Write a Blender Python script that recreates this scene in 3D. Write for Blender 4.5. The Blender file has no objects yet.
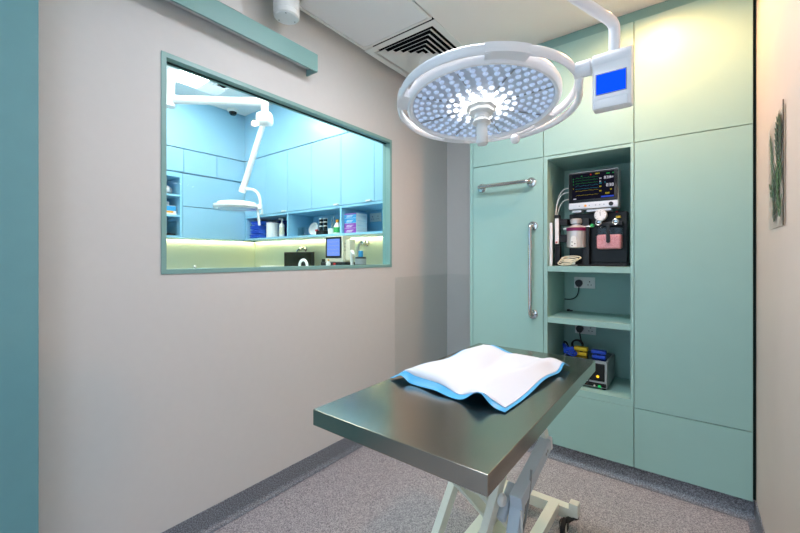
import bpy, bmesh, math, random
from mathutils import Vector, Matrix
R = math.radians
PI = math.pi
rnd = random.Random(7)
SC = bpy.context.scene
COL = SC.collection

# ------------------------------------------------------------------ materials
def lin(c):
    return tuple((v / 12.92 if v <= .04045 else ((v + .055) / 1.055) ** 2.4) for v in (x / 255 for x in c))

def pm(name, rgb, rough=.5, metal=0., spec=.5, var=0., scale=60., bump=0., coat=0., emit=None, es=0., trans=0., bscale=None):
    m = bpy.data.materials.new(name); m.use_nodes = True
    nt = m.node_tree; b = nt.nodes['Principled BSDF']
    c = lin(rgb)
    b.inputs['Base Color'].default_value = (*c, 1)
    b.inputs['Roughness'].default_value = rough
    b.inputs['Metallic'].default_value = metal
    b.inputs['Specular IOR Level'].default_value = spec
    b.inputs['Coat Weight'].default_value = coat
    b.inputs['Transmission Weight'].default_value = trans
    if emit:
        b.inputs['Emission Color'].default_value = (*lin(emit), 1)
        b.inputs['Emission Strength'].default_value = es
    if var or bump:
        tc = nt.nodes.new('ShaderNodeTexCoord')
        n = nt.nodes.new('ShaderNodeTexNoise'); n.inputs['Scale'].default_value = scale
        n.inputs['Detail'].default_value = 4
        nt.links.new(tc.outputs['Object'], n.inputs['Vector'])
        if var:
            mx = nt.nodes.new('ShaderNodeMix'); mx.data_type = 'RGBA'
            mx.inputs[6].default_value = (*[v * (1 - var) for v in c], 1)
            mx.inputs[7].default_value = (*[min(1, v * (1 + var)) for v in c], 1)
            nt.links.new(n.outputs['Fac'], mx.inputs[0])
            nt.links.new(mx.outputs[2], b.inputs['Base Color'])
        if bump:
            bp = nt.nodes.new('ShaderNodeBump'); bp.inputs['Strength'].default_value = bump
            bp.inputs['Distance'].default_value = .002
            if bscale:
                n2 = nt.nodes.new('ShaderNodeTexNoise'); n2.inputs['Scale'].default_value = bscale
                n2.inputs['Detail'].default_value = 5
                nt.links.new(tc.outputs['Object'], n2.inputs['Vector']); n = n2
            nt.links.new(n.outputs['Fac'], bp.inputs['Height'])
            nt.links.new(bp.outputs['Normal'], b.inputs['Normal'])
    return m

def glassy(name, tint=(255, 255, 255), refl=1., rough=0., ior=1.45):
    """thin clear sheet: transparent mixed with a fresnel mirror"""
    m = bpy.data.materials.new(name); m.use_nodes = True
    nt = m.node_tree; nt.nodes.clear()
    o = nt.nodes.new('ShaderNodeOutputMaterial')
    t = nt.nodes.new('ShaderNodeBsdfTransparent'); t.inputs[0].default_value = (*lin(tint), 1)
    g = nt.nodes.new('ShaderNodeBsdfGlossy'); g.inputs['Roughness'].default_value = rough
    # symmetric Schlick term so that both faces of the sheet mirror alike
    lw = nt.nodes.new('ShaderNodeLayerWeight'); lw.inputs[0].default_value = .5
    pw = nt.nodes.new('ShaderNodeMath'); pw.operation = 'POWER'; pw.inputs[1].default_value = 5
    f = nt.nodes.new('ShaderNodeMath'); f.operation = 'MULTIPLY_ADD'
    r0 = ((ior - 1) / (ior + 1)) ** 2
    f.inputs[1].default_value = (1 - r0) * refl; f.inputs[2].default_value = r0
    nt.links.new(lw.outputs['Facing'], pw.inputs[0]); nt.links.new(pw.outputs[0], f.inputs[0])
    mx = nt.nodes.new('ShaderNodeMixShader')
    nt.links.new(f.outputs[0], mx.inputs[0]); nt.links.new(t.outputs[0], mx.inputs[1])
    nt.links.new(g.outputs[0], mx.inputs[2]); nt.links.new(mx.outputs[0], o.inputs[0])
    return m

def emitter(name, rgb, s):
    m = bpy.data.materials.new(name); m.use_nodes = True
    nt = m.node_tree; nt.nodes.clear()
    o = nt.nodes.new('ShaderNodeOutputMaterial'); e = nt.nodes.new('ShaderNodeEmission')
    e.inputs[0].default_value = (*lin(rgb), 1); e.inputs[1].default_value = s
    nt.links.new(e.outputs[0], o.inputs[0])
    return m

M = {}
M['teal'] = pm('teal_laminate', (149, 188, 180), .42, var=.03, scale=9)
M['teal_deep'] = pm('teal_door_laminate', (108, 156, 160), .45, var=.05, scale=14)
M['teal_frame'] = pm('teal_frame_paint', (124, 164, 158), .4)
M['wall'] = pm('beige_wall_laminate', (208, 205, 201), .55, var=.02, scale=25, bump=.05, bscale=180)
M['wall_warm'] = pm('warm_plaster', (208, 195, 184), .7, var=.04, scale=4, bump=.22, bscale=28)
M['ceiling'] = pm('ceiling_paint', (238, 234, 228), .8, var=.01, scale=8)
M['tile'] = pm('ceiling_tile', (232, 232, 232), .7)
M['white'] = pm('white_plastic', (236, 236, 232), .35)
M['white_metal'] = pm('white_enamel', (247, 248, 250), .28, coat=.2)
M['offwhite'] = pm('cream_paint', (238, 241, 228), .35)
M['grey_blue'] = pm('grey_actuator_paint', (204, 216, 226), .4)
M['black'] = pm('black_plastic', (8, 8, 10), .45)
M['black_gloss'] = pm('black_gloss', (8, 8, 10), .12)
M['dark'] = pm('dark_void', (6, 7, 7), .9, spec=.1)
M['gap'] = pm('dark_gap', (40, 54, 50), .8, spec=.1)
M['chrome'] = pm('polished_steel', (205, 203, 200), .1, metal=1)
M['silver'] = pm('satin_silver', (214, 212, 212), .34, metal=.6)
M['grey'] = pm('grey_plastic', (150, 156, 158), .4)
M['rubber'] = pm('dark_rubber', (28, 29, 31), .7)
M['blue_cab'] = pm('pale_blue_laminate', (150, 200, 226), .3, var=.015, scale=9, coat=.15)
M['blue_shelf'] = pm('blue_shelf_laminate', (146, 204, 232), .4)
M['splash'] = pm('green_glass_splashback', (208, 218, 196), .16, coat=.3)
M['worktop'] = pm('pale_worktop', (205, 205, 198), .3)
M['purple'] = pm('purple_print', (140, 70, 170), .5)
M['cyan_print'] = pm('blue_print', (50, 150, 205), .5)
M['paper'] = pm('white_paper', (235, 236, 238), .8)
M['orange'] = pm('orange_plastic', (240, 160, 40), .5)
M['yellow'] = pm('yellow_plastic', (232, 196, 30), .45)
M['red'] = pm('red_plastic', (205, 40, 40), .5)
M['magenta'] = pm('magenta_band', (120, 14, 80), .5)
M['green'] = pm('green_plastic', (50, 170, 90), .5)
M['cobalt'] = pm('cobalt_plastic', (25, 70, 190), .45)
M['navy_cloth'] = pm('navy_cloth', (24, 44, 120), .85, var=.2, scale=40)
M['blue_cloth'] = pm('blue_cloth', (52, 112, 235), .85, var=.3, scale=28, bump=.5)
M['pad_blue'] = pm('blue_plastic_backing', (84, 182, 238), .35, spec=.5)
M['pad_white'] = pm('quilted_white_sheet', (216, 223, 236), .85, bump=.3, scale=30, bscale=220)
M['cream_case'] = pm('cream_case', (226, 220, 196), .45)
M['clear'] = glassy('clear_plastic', (246, 250, 250), ior=1.3, refl=.6)
M['window_glass'] = glassy('window_glass', (246, 252, 251), ior=1.22)
M['sheet_glass'] = glassy('clear_acrylic', (252, 253, 253), ior=1.3, rough=.06, refl=.3)
M['lcd_blue'] = emitter('blue_screen', (10, 70, 235), 1.0)
M['crt_blue'] = emitter('pale_blue_screen', (110, 140, 225), .9)
M['led_core'] = emitter('led_core', (255, 247, 238), 9.)
M['strip'] = emitter('led_strip_glow', (255, 240, 190), 13.)
M['panel_cool'] = emitter('cool_ceiling_panel', (255, 249, 240), 20.)
M['fill_panel_main'] = emitter('unseen_fill_panel_main', (234, 240, 252), 19.)
M['fill_panel_rear'] = emitter('unseen_fill_panel_rear', (222, 236, 255), 9.)
M['downlight_warm'] = emitter('warm_lens', (255, 214, 160), 6.)
for nm, c in (('tr_green', (40, 160, 80)), ('tr_cyan', (50, 150, 175)), ('tr_yellow', (205, 185, 50)), ('tr_white', (225, 225, 240)), ('tr_blue', (60, 90, 220)), ('tr_red', (210, 50, 50))):
    M[nm] = emitter(nm, c, .45)
M['amber_led'] = emitter('amber_indicator', (250, 190, 40), 1.2)
M['green_led'] = emitter('green_indicator', (40, 170, 90), .9)

# speckled vinyl
def vinyl(name, base, dark, light, rough=.45):
    m = bpy.data.materials.new(name); m.use_nodes = True
    nt = m.node_tree; b = nt.nodes['Principled BSDF']; b.inputs['Roughness'].default_value = rough
    tc = nt.nodes.new('ShaderNodeTexCoord')
    n = nt.nodes.new('ShaderNodeTexNoise'); n.inputs['Scale'].default_value = 170; n.inputs['Detail'].default_value = 3
    n.inputs['Roughness'].default_value = .7
    r = nt.nodes.new('ShaderNodeValToRGB')
    e = r.color_ramp.elements
    e[0].position = .34; e[0].color = (*lin(dark), 1); e[1].position = .66; e[1].color = (*lin(light), 1)
    k = r.color_ramp.elements.new(.5); k.color = (*lin(base), 1)
    nt.links.new(tc.outputs['Object'], n.inputs['Vector']); nt.links.new(n.outputs['Fac'], r.inputs[0])
    nt.links.new(r.outputs[0], b.inputs['Base Color'])
    return m
M['floor'] = vinyl('speckled_vinyl', (162, 157, 160), (98, 96, 102), (210, 206, 206))
M['cove'] = vinyl('dark_speckled_vinyl', (112, 116, 124), (66, 70, 78), (158, 164, 172))

# brushed stainless
def brushed():
    m = bpy.data.materials.new('brushed_stainless'); m.use_nodes = True
    nt = m.node_tree; b = nt.nodes['Principled BSDF']
    b.inputs['Base Color'].default_value = (*lin((176, 165, 150)), 1); b.inputs['Metallic'].default_value = 1
    tc = nt.nodes.new('ShaderNodeTexCoord'); mp = nt.nodes.new('ShaderNodeMapping')
    mp.inputs['Scale'].default_value = (260, 5, 60)
    n = nt.nodes.new('ShaderNodeTexNoise'); n.inputs['Scale'].default_value = 1; n.inputs['Detail'].default_value = 5
    n2 = nt.nodes.new('ShaderNodeTexNoise'); n2.inputs['Scale'].default_value = 9; n2.inputs['Detail'].default_value = 4
    mr = nt.nodes.new('ShaderNodeMapRange'); mr.inputs[3].default_value = .06; mr.inputs[4].default_value = .34
    ad = nt.nodes.new('ShaderNodeMath'); ad.operation = 'MULTIPLY_ADD'; ad.inputs[1].default_value = .5
    bp = nt.nodes.new('ShaderNodeBump'); bp.inputs['Strength'].default_value = .04; bp.inputs['Distance'].default_value = .001
    nt.links.new(tc.outputs['Object'], mp.inputs[0]); nt.links.new(mp.outputs[0], n.inputs['Vector'])
    nt.links.new(tc.outputs['Object'], n2.inputs['Vector'])
    nt.links.new(n.outputs['Fac'], ad.inputs[0])
    h = nt.nodes.new('ShaderNodeMath'); h.operation = 'MULTIPLY'; h.inputs[1].default_value = .5
    nt.links.new(n2.outputs['Fac'], h.inputs[0]); nt.links.new(h.outputs[0], ad.inputs[2])
    nt.links.new(ad.outputs[0], mr.inputs[0]); nt.links.new(mr.outputs[0], b.inputs['Roughness'])
    nt.links.new(n.outputs['Fac'], bp.inputs['Height']); nt.links.new(bp.outputs['Normal'], b.inputs['Normal'])
    return m
M['steel'] = brushed()

# soda lime granules
def granules():
    m = bpy.data.materials.new('pink_granules'); m.use_nodes = True
    nt = m.node_tree; b = nt.nodes['Principled BSDF']; b.inputs['Roughness'].default_value = .35
    tc = nt.nodes.new('ShaderNodeTexCoord'); v = nt.nodes.new('ShaderNodeTexVoronoi'); v.inputs['Scale'].default_value = 220
    r = nt.nodes.new('ShaderNodeValToRGB'); e = r.color_ramp.elements
    e[0].color = (*lin((250, 190, 190)), 1); e[1].color = (*lin((215, 125, 132)), 1); e[1].position = .7
    nt.links.new(tc.outputs['Object'], v.inputs['Vector']); nt.links.new(v.outputs['Distance'], r.inputs[0])
    nt.links.new(r.outputs[0], b.inputs['Base Color'])
    return m
M['granules'] = granules()
M['led_lens'] = pm('blue_led_lens', (206, 220, 240), .06, spec=.9, coat=.6, emit=(180, 202, 238), es=.26)
M['led_dim'] = emitter('led_dim', (222, 232, 252), 1.05)
M['led_mid'] = emitter('led_half_lit', (240, 244, 255), 2.2)
M['lens_plate'] = pm('lens_plate', (206, 218, 236), .2, coat=.5)
M['leaf'] = pm('leaf_print', (54, 92, 52), .6, var=.25, scale=30)
M['leaf_dark'] = pm('dark_leaf_print', (24, 54, 34), .6, var=.25, scale=30)
M['stem_print'] = pm('pale_print', (226, 222, 214), .6)

# ------------------------------------------------------------------ mesh builder (world coordinates)
class MB:
    def __init__(s): s.bm = bmesh.new(); s.bev = False
    def _xf(s, vs, mat):
        if mat is not None:
            bmesh.ops.transform(s.bm, matrix=mat, verts=vs)
    def box(s, x0, x1, y0, y1, z0, z1, bev=0., mat=None, seg=2):
        r = bmesh.ops.create_cube(s.bm, size=1)
        vs = r['verts']
        bmesh.ops.transform(s.bm, matrix=Matrix.Translation(((x0 + x1) / 2, (y0 + y1) / 2, (z0 + z1) / 2)) @ Matrix.Diagonal((abs(x1 - x0), abs(y1 - y0), abs(z1 - z0), 1)), verts=vs)
        if bev:
            s.bev = True
            es = list({e for v in vs for e in v.link_edges})
            q = bmesh.ops.bevel(s.bm, geom=es, offset=bev, segments=seg, profile=.5, affect='EDGES')
            vs = list({v for f in q['faces'] for v in f.verts} | {v for v in vs if v.is_valid})
        s._xf(vs, mat)
        return s
    def lathe(s, prof, loc=(0, 0, 0), axis=(0, 0, 1), n=40, mat=None, ang=None):
        """prof: list of (radius, height)"""
        z = Vector(axis).normalized()
        q = z.to_track_quat('Z', 'Y').to_matrix().to_4x4()
        T = Matrix.Translation(loc) @ q
        rings = []; vs = []
        for r, h in prof:
            if r < 1e-6:
                v = s.bm.verts.new(T @ Vector((0, 0, h))); rings.append([v]); vs.append(v)
            else:
                ring = [s.bm.verts.new(T @ Vector((r * math.cos(2 * PI * i / n), r * math.sin(2 * PI * i / n), h))) for i in range(n)]
                rings.append(ring); vs += ring
        for a, b in zip(rings, rings[1:]):
            if len(a) == 1 and len(b) == 1: continue
            for i in range(n):
                j = (i + 1) % n
                if len(a) == 1: s.bm.faces.new((a[0], b[j], b[i])[::-1])
                elif len(b) == 1: s.bm.faces.new((a[i], a[j], b[0]))
                else: s.bm.faces.new((a[i], a[j], b[j], b[i]))
        s._xf(vs, mat)
        return s
    def cyl(s, p, q, r, n=24, r2=None, bev=0.):
        p, q = Vector(p), Vector(q); L = (q - p).length; r2 = r if r2 is None else r2
        if bev: prof = [(0, 0), (r - bev, 0), (r, bev), (r2, L - bev), (r2 - bev, L), (0, L)]
        else: prof = [(0, 0), (r, 0), (r2, L), (0, L)]
        return s.lathe(prof, p, q - p, n)
    def tube(s, pts, r, n=12, rx=None, closed=False, mat=None, up=(0, 0, 1), radii=None):
        """sweep an ellipse (r across, rx along up) along points"""
        pts = [Vector(p) for p in pts]; N = len(pts); rings = []; vs = []
        prev = None
        for i, p in enumerate(pts):
            if closed: t = pts[(i + 1) % N] - pts[i - 1]
            else: t = pts[min(i + 1, N - 1)] - pts[max(i - 1, 0)]
            t.normalize()
            u = Vector(up) if prev is None or rx is not None else prev
            u = u - t * u.dot(t)
            if u.length < 1e-4:
                u = Vector((1, 0, 0)) - t * t.x
            u.normalize(); prev = u
            w = t.cross(u)
            k = radii[i] if radii else 1
            ring = [s.bm.verts.new(p + w * (r * k * math.cos(2 * PI * j / n)) + u * ((rx or r) * k * math.sin(2 * PI * j / n))) for j in range(n)]
            rings.append(ring); vs += ring
        m = N if closed else N - 1
        for i in range(m):
            a, b = rings[i], rings[(i + 1) % N]
            for j in range(n):
                k = (j + 1) % n
                s.bm.faces.new((a[j], b[j], b[k], a[k]))
        if not closed:
            s.bm.faces.new(rings[0]); s.bm.faces.new(rings[-1][::-1])
        s._xf(vs, mat)
        return s
    def sphere(s, c, r, sx=1, sy=1, sz=1, n=16):
        q = bmesh.ops.create_uvsphere(s.bm, u_segments=n, v_segments=max(6, n // 2), radius=r)
        bmesh.ops.transform(s.bm, matrix=Matrix.Translation(c) @ Matrix.Diagonal((sx, sy, sz, 1)), verts=q['verts'])
        return s
    def poly(s, pts, off):
        """prism: polygon extruded by vector off"""
        a = [s.bm.verts.new(Vector(p)) for p in pts]; b = [s.bm.verts.new(Vector(p) + Vector(off)) for p in pts]
        n = len(a)
        s.bm.faces.new(a[::-1]); s.bm.faces.new(b)
        for i in range(n):
            s.bm.faces.new((a[i], a[(i + 1) % n], b[(i + 1) % n], b[i]))
        return s
    def bar(s, p, q, w, h, up=(0, 0, 1), bev=.003):
        """rectangular bar from p to q; w across, h along up"""
        p, q = Vector(p), Vector(q); t = (q - p); L = t.length; t.normalize()
        u = Vector(up); u = (u - t * u.dot(t)).normalized(); x = u.cross(t)
        m = Matrix((x, t, u)).transposed().to_4x4(); m.translation = (p + q) / 2
        return s.box(-w / 2, w / 2, -L / 2, L / 2, -h / 2, h / 2, bev, m)
    def build(s, name, mat, parent=None, base=None, smooth=True, angle=35):
        bmesh.ops.recalc_face_normals(s.bm, faces=s.bm.faces)
        me = bpy.data.meshes.new(name)
        if parent is not None:
            root = parent
            while root.parent: root = root.parent
            org = Vector(root.location)
        else:
            if base is None:
                xs = [v.co.x for v in s.bm.verts]; ys = [v.co.y for v in s.bm.verts]; zs = [v.co.z for v in s.bm.verts]
                base = ((min(xs) + max(xs)) / 2, (min(ys) + max(ys)) / 2, min(zs))
            org = Vector(base)
        bmesh.ops.translate(s.bm, verts=s.bm.verts, vec=-org)
        s.bm.to_mesh(me); s.bm.free()
        me.materials.append(M[mat] if isinstance(mat, str) else mat)
        if smooth:
            for p in me.polygons: p.use_smooth = True
            me.set_sharp_from_angle(angle=R(angle))
        o = bpy.data.objects.new(name, me); COL.objects.link(o)
        if smooth and s.bev:
            wn = o.modifiers.new('weighted_normals', 'WEIGHTED_NORMAL'); wn.keep_sharp = True; wn.weight = 100
        if parent is not None: o.parent = parent
        else: o.location = org
        return o

def tag(o, label=None, cat=None, group=None, kind=None):
    if label: o['label'] = label
    if cat: o['category'] = cat
    if group: o['group'] = group
    if kind: o['kind'] = kind
    return o
def thing(name, loc, label, cat, group=None):
    o = bpy.data.objects.new(name, None); COL.objects.link(o); o.location = loc
    o.empty_display_size = .05
    return tag(o, label, cat, group)
def struct(o, label=None, cat=None): return tag(o, label, cat, kind='structure')
def copy_tree(o, parent=None):
    c = o.copy(); COL.objects.link(c)
    if parent is not None: c.parent = parent
    for ch in list(o.children): copy_tree(ch, c)
    return c
def arc(c, r, a0, a1, n=16, plane='xy', rz=None):
    out = []
    for i in range(n + 1):
        a = R(a0 + (a1 - a0) * i / n); u, v = r * math.cos(a), r * math.sin(a)
        out.append({'xy': (c[0] + u, c[1] + v, c[2]), 'xz': (c[0] + u, c[1], c[2] + v), 'yz': (c[0], c[1] + u, c[2] + v)}[plane])
    return out
def bez(p0, p1, p2, p3, n=14):
    p0, p1, p2, p3 = map(Vector, (p0, p1, p2, p3))
    return [(1 - t) ** 3 * p0 + 3 * t * (1 - t) ** 2 * p1 + 3 * t * t * (1 - t) * p2 + t ** 3 * p3 for t in (i / n for i in range(n + 1))]

# ------------------------------------------------------------------ dimensions
XL, XR = -1.95, .268           # left and right wall faces
YF, YB = -1.7, 3.30            # front / back wall faces
ZC = 2.90
YC = 2.70                      # cabinet fronts
WT = .072                       # partition thickness
WY0, WY1, WZ0, WZ1 = .71, 2.41, 1.312, 2.35   # window
NX, NY0, NY1, NZ = -5.0, -.6, 2.86, 3.12      # neighbour room

# ------------------------------------------------------------------ room shell
b = MB().box(XL - .2, XR + .2, YF - .2, YB + .2, -.08, 0)
struct(b.build('floor', 'floor'), 'grey speckled vinyl floor', 'floor')
# ceiling with openings left as one slab
b = MB().box(XL, XR + .1, YF - .1, YB + .1, ZC + .05, ZC + .1)
b.box(-1.29, XR + .1, YF - .1, YB + .1, ZC, ZC + .05)
b.box(XL, -1.29, 2.64, YB + .1, ZC, ZC + .05).box(XL, -1.29, YF - .1, .19, ZC, ZC + .05)
struct(b.build('ceiling', 'ceiling', base=(0, 0, ZC)), 'off white plasterboard ceiling', 'ceiling')
# partition wall with window opening
b = MB()
y0, y1 = NY0 - 1.2, YB + .1
b.box(XL - WT, XL, y0, WY0, 0, NZ).box(XL - WT, XL, WY1, y1, 0, NZ)
b.box(XL - WT, XL, WY0, WY1, 0, WZ0).box(XL - WT, XL, WY0, WY1, WZ1, NZ)
struct(b.build('wall_left', 'wall', smooth=False), 'beige partition wall with the wide window', 'wall')
struct(MB().box(XL, XR, YB, YB + .1, 0, ZC).build('wall_back', 'wall', smooth=False), 'beige wall beside the cabinets', 'wall')
struct(MB().box(XR, XR + .1, YF - .1, YB + .1, 0, ZC).build('wall_right', 'wall_warm', smooth=False), 'warm plaster wall with the leaf picture', 'wall')
b = MB().box(XL - .1, -1.65, YF - .1, YF, 0, ZC).box(-.05, XR, YF - .1, YF, 0, ZC).box(-1.65, -.05, YF - .1, YF, 2.45, ZC)  # opening invented behind the camera to let in cool fill daylight
struct(b.build('wall_front', 'wall', smooth=False), 'beige unseen wall around the opening added for daylight', 'wall')
b = MB().box(-1.65, -1.62, YF - .11, YF + .01, 0, 2.45).box(-.08, -.05, YF - .11, YF + .01, 0, 2.45).box(-1.62, -.08, YF - .11, YF + .01, 2.42, 2.45)
struct(b.build('trim_9', 'teal_frame', smooth=False), 'teal frame of the unseen opening added for daylight', 'opening frame')
# bulkhead above the sliding door track
struct(MB().box(XL, -1.86, YF, 1.06, 2.665, ZC).build('trim_1', 'wall', smooth=False), 'beige boxed bulkhead above the track cover', 'bulkhead')
# coved skirtings
def cove(name, x0, y0, x1, y1, nx, ny, h=.112, t=.006, r=.03):
    """vertical skirting with a rounded toe running along a wall; (nx, ny) points into the room"""
    prof = [(0, h), (t, h)] + [(t + r - r * math.cos(R(a)), .002 + r - r * math.sin(R(a))) for a in range(0, 91, 15)] + [(0, .002)]
    d = Vector((x1 - x0, y1 - y0, 0))
    pts = [(x0 + nx * u, y0 + ny * u, z) for u, z in prof]
    return struct(MB().poly(pts, d).build(name, 'cove'), 'dark speckled coved skirting', 'skirting')
cove('baseboard_left', XL, .25, XL, YB, 1, 0)
cove('baseboard_right', XR, YF, XR, YC + .0, -1, 0)
cove('baseboard_back', XL, YB, -1.40, YB, 0, -1)
cove('baseboard_front', -1.385, YC + .035, .262, YC + .035, 0, -1, h=.106, r=.035)

# window (frame, glass)
w = tag(bpy.data.objects.new('window_1', None), 'wide fixed window with teal frame looking into the blue room', 'window', kind='structure')
COL.objects.link(w); w.location = (XL, (WY0 + WY1) / 2, WZ0)
def ring(b, x0, x1, t, ya=WY0, yb=WY1, za=WZ0, zb=WZ1):
    b.box(x0, x1, ya, yb, za, za + t).box(x0, x1, ya, yb, zb - t, zb)
    b.box(x0, x1, ya, ya + t, za + t, zb - t).box(x0, x1, yb - t, yb, za + t, zb - t)
b = MB(); ring(b, XL - .036, XL + .005, .022); b.build('frame', 'teal_frame', w)
b = MB(); ring(b, XL - .050, XL - .036, .020)
b.build('glazing_bead', 'teal_frame', w)
MB().box(XL - .0495, XL - .0365, WY0 + .022, WY1 - .022, WZ1 - .0265, WZ1 - .0201).build('gasket', 'gap', w)
b = MB(); ring(b, XL - WT - .004, XL - .050, .022); b.build('inner_frame', 'teal_frame', w)
MB().box(XL - .0455, XL - .0405, WY0 + .01, WY1 - .01, WZ0 + .01, WZ1 - .01).build('glass_pane', 'window_glass', w)

# sliding door track cover
t = thing('sliding_door_track', (-1.9, .2, 2.549), 'long teal track cover running along the beige wall above the window', 'track cover')
MB().box(-1.862, -1.85, YF + .02, 1.556, 2.549, 2.657, .0015).build('front_panel', 'teal_frame', t)
MB().box(XL + .001, -1.862, YF + .02, 1.556, 2.645, 2.657).build('top_panel', 'teal_frame', t)
MB().box(XL + .001, -1.862, 1.544, 1.556, 2.549, 2.645).build('end_panel', 'teal_frame', t)
MB().box(-1.93, -1.875, YF + .02, 1.54, 2.58, 2.625).build('rail', 'silver', t)
# sliding door leaf
d = thing('sliding_door', (-1.895, -.4, .006), 'teal sliding door leaf standing beside the beige wall', 'door')
MB().box(-1.915, -1.875, -1.15, .284, .008, 2.56, .002).build('panel', 'teal_deep', d)
MB().box(-1.874, -1.866, .1, .13, .95, 1.25, .003).build('pull_handle', 'silver', d) if False else None
MB().box(-1.905, -1.885, -1.0, -.92, 2.56, 2.5795).build('hanger', 'silver', d)
# ------------------------------------------------------------------ cabinets
CX = [-1.3616, -.820, -.2804, .255]
ZB, ZL, ZU, ZT = .107, .473, 2.092, 2.834
G = .0022
def slab(b, x0, x1, z0, z1):
    b.box(x0 + G, x1 - G, YC - .001, YC + .019, z0 + G, z1 - G, .0012)
# column 1
c1 = thing('tall_cabinet', (-1.09, 2.95, 0), 'tall teal cabinet with two steel grab bars beside the beige recess', 'cabinet', 'fitted cabinets on the back wall')
MB().box(-1.387, -1.3635, YC, YB - .003, ZB, ZT + .03).box(-1.3635, -.822, YC + .022, YB - .003, ZB, ZT).build('carcass', 'teal', c1)
b = MB(); slab(b, CX[0], CX[1], ZU, ZT); b.build('upper_door', 'teal', c1)
b = MB(); slab(b, CX[0], CX[1], ZB, ZU); dr = b.build('door', 'teal', c1)
def grab_bar(p, q, parent):
    p, q = Vector(p), Vector(q); out = Vector((0, -.062, 0)); r = .0135; b = MB()
    t = (q - p).normalized(); k = .035
    path = [p, p + out * .45] + bez(p + out * .45, p + out * .95, p + out, p + out + t * k, 8)[1:] + bez(q + out - t * k, q + out, q + out * .95, q + out * .45, 8) + [q]
    b.tube(path, r, 14)
    for e in (p, q):
        b.lathe([(0, 0), (.034, 0), (.034, .004), (.030, .009), (.016, .012), (0, .012)], e + Vector((0, 0.0, 0)), (0, -1, 0), 28)
    return b.build('grab_bar', 'chrome', parent)
tag(grab_bar((-1.285, YC - .001, 1.925), (-.903, YC - .001, 1.925), dr), 'horizontal polished steel bar')
tag(grab_bar((-.893, YC - .001, 1.614), (-.893, YC - .001, .988), dr), 'vertical polished steel bar')
# column 2: open niche
c2 = thing('open_niche_cabinet', (-.55, 2.95, 0), 'teal cabinet with an open three-tier niche holding the vet monitors', 'cabinet', 'fitted cabinets on the back wall')
b = MB()
YN = 3.144
b.box(CX[1] + .001, CX[1] + .026, YC, YN, ZL, ZU).box(CX[2] - .018, CX[2] - .001, YC, YN, ZL, ZU)
b.box(CX[1] + .026, CX[2] - .018, YC, YN, ZU - .022, ZU - .002).box(CX[1] + .026, CX[2] - .018, YC, YN, ZL, .517)
b.box(CX[1] + .001, CX[2] - .001, YN, YN + .02, ZL, ZU)
b.box(CX[1] + .001, CX[2] - .001, YC + .022, YB - .003, ZU + .001, ZT).box(CX[1] + .001, CX[2] - .001, YC + .022, YB - .003, ZB, ZL - .001)
b.build('carcass', 'teal', c2)
for z0, z1 in ((1.293, 1.331), (.940, .978)):
    MB().box(CX[1] + .0265, CX[2] - .0185, YC + .002, YN - .001, z0, z1, .001).build('shelf', 'teal', c2)
b = MB(); slab(b, CX[1], CX[2], ZU, ZT); b.build('upper_door', 'teal', c2)
b = MB(); slab(b, CX[1], CX[2], ZB, ZL); b.build('drawer_front', 'teal', c2)
# column 3
c3 = thing('tall_cabinet', (-.01, 2.95, 0), 'plain tall teal cabinet without handles beside the warm plaster wall', 'cabinet', 'fitted cabinets on the back wall')
MB().box(CX[2] + .001, CX[3], YC + .022, YB - .003, ZB, ZT).build('carcass', 'teal', c3)
for nm, z0, z1 in (('upper_door', ZU, ZT), ('door', ZL, ZU), ('drawer_front', ZB, ZL)):
    b = MB(); slab(b, CX[2], CX[3], z0, z1); b.build(nm, 'teal', c3)
struct(MB().box(-1.387, XR - .001, YC + .012, YC + .03, ZT + .002, ZC - .002).build('trim_2', 'teal_frame'), 'teal filler strip between cabinets and ceiling', 'trim')
struct(MB().box(CX[3] + .002, XR - .001, YC + .03, YC + .05, ZB, ZC).build('trim_3', 'gap'), 'dark strip painted for the shade in the gap between cabinet and wall', 'trim')  # strip coloured dark to stand for the shade in the gap

# clear protective sheets in the recess corner
sh = tag(MB().box(XL + .001, XL + .004, 2.456, YB - .004, .125, 1.225).build('splash_sheet', 'sheet_glass'), 'clear screwed-on plastic sheet on the beige partition wall beside the recess', 'plastic sheet')
for z in (.3, .75, .93, 1.2):
    MB().lathe([(0, 0), (.006, 0), (.004, .003), (0, .003)], (XL + .004, 2.48, z), (1, 0, 0), 12).build('screw', 'silver', sh)
sh2 = tag(MB().box(XL + .006, -1.39, YB - .004, YB - .001, .125, 1.225).build('splash_sheet', 'sheet_glass'), 'clear plastic sheet on the narrow wall between partition and tall cabinet', 'plastic sheet')

# ------------------------------------------------------------------ ceiling fittings
def access_panel(x0, x1, y0, y1, label):
    p = thing('ceiling_panel', ((x0 + x1) / 2, (y0 + y1) / 2, ZC), label, 'ceiling panel')
    b = MB(); 
    for q in ((x0, x1, y0, y0 + .018), (x0, x1, y1 - .018, y1), (x0, x0 + .018, y0 + .018, y1 - .018), (x1 - .018, x1, y0 + .018, y1 - .018)):
        b.box(*q, ZC - .004, ZC + .011)
    b.build('frame', 'white', p)
    MB().box(x0 + .022, x1 - .022, y0 + .022, y1 - .022, ZC - .001, ZC + .009).build('panel', 'tile', p)
access_panel(-1.885, -1.30, 1.405, 2.012, 'square white ceiling access panel next to the black-slotted air vent')
access_panel(-1.885, -1.30, .79, 1.395, 'square white ceiling access panel above the bulkhead, farther from the vent')
v = thing('air_diffuser', (-1.59, 2.325, ZC), 'square ceiling air vent with black slots near the surgical light', 'vent')
vx, vy, hw = -1.592, 2.33, .303
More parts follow.
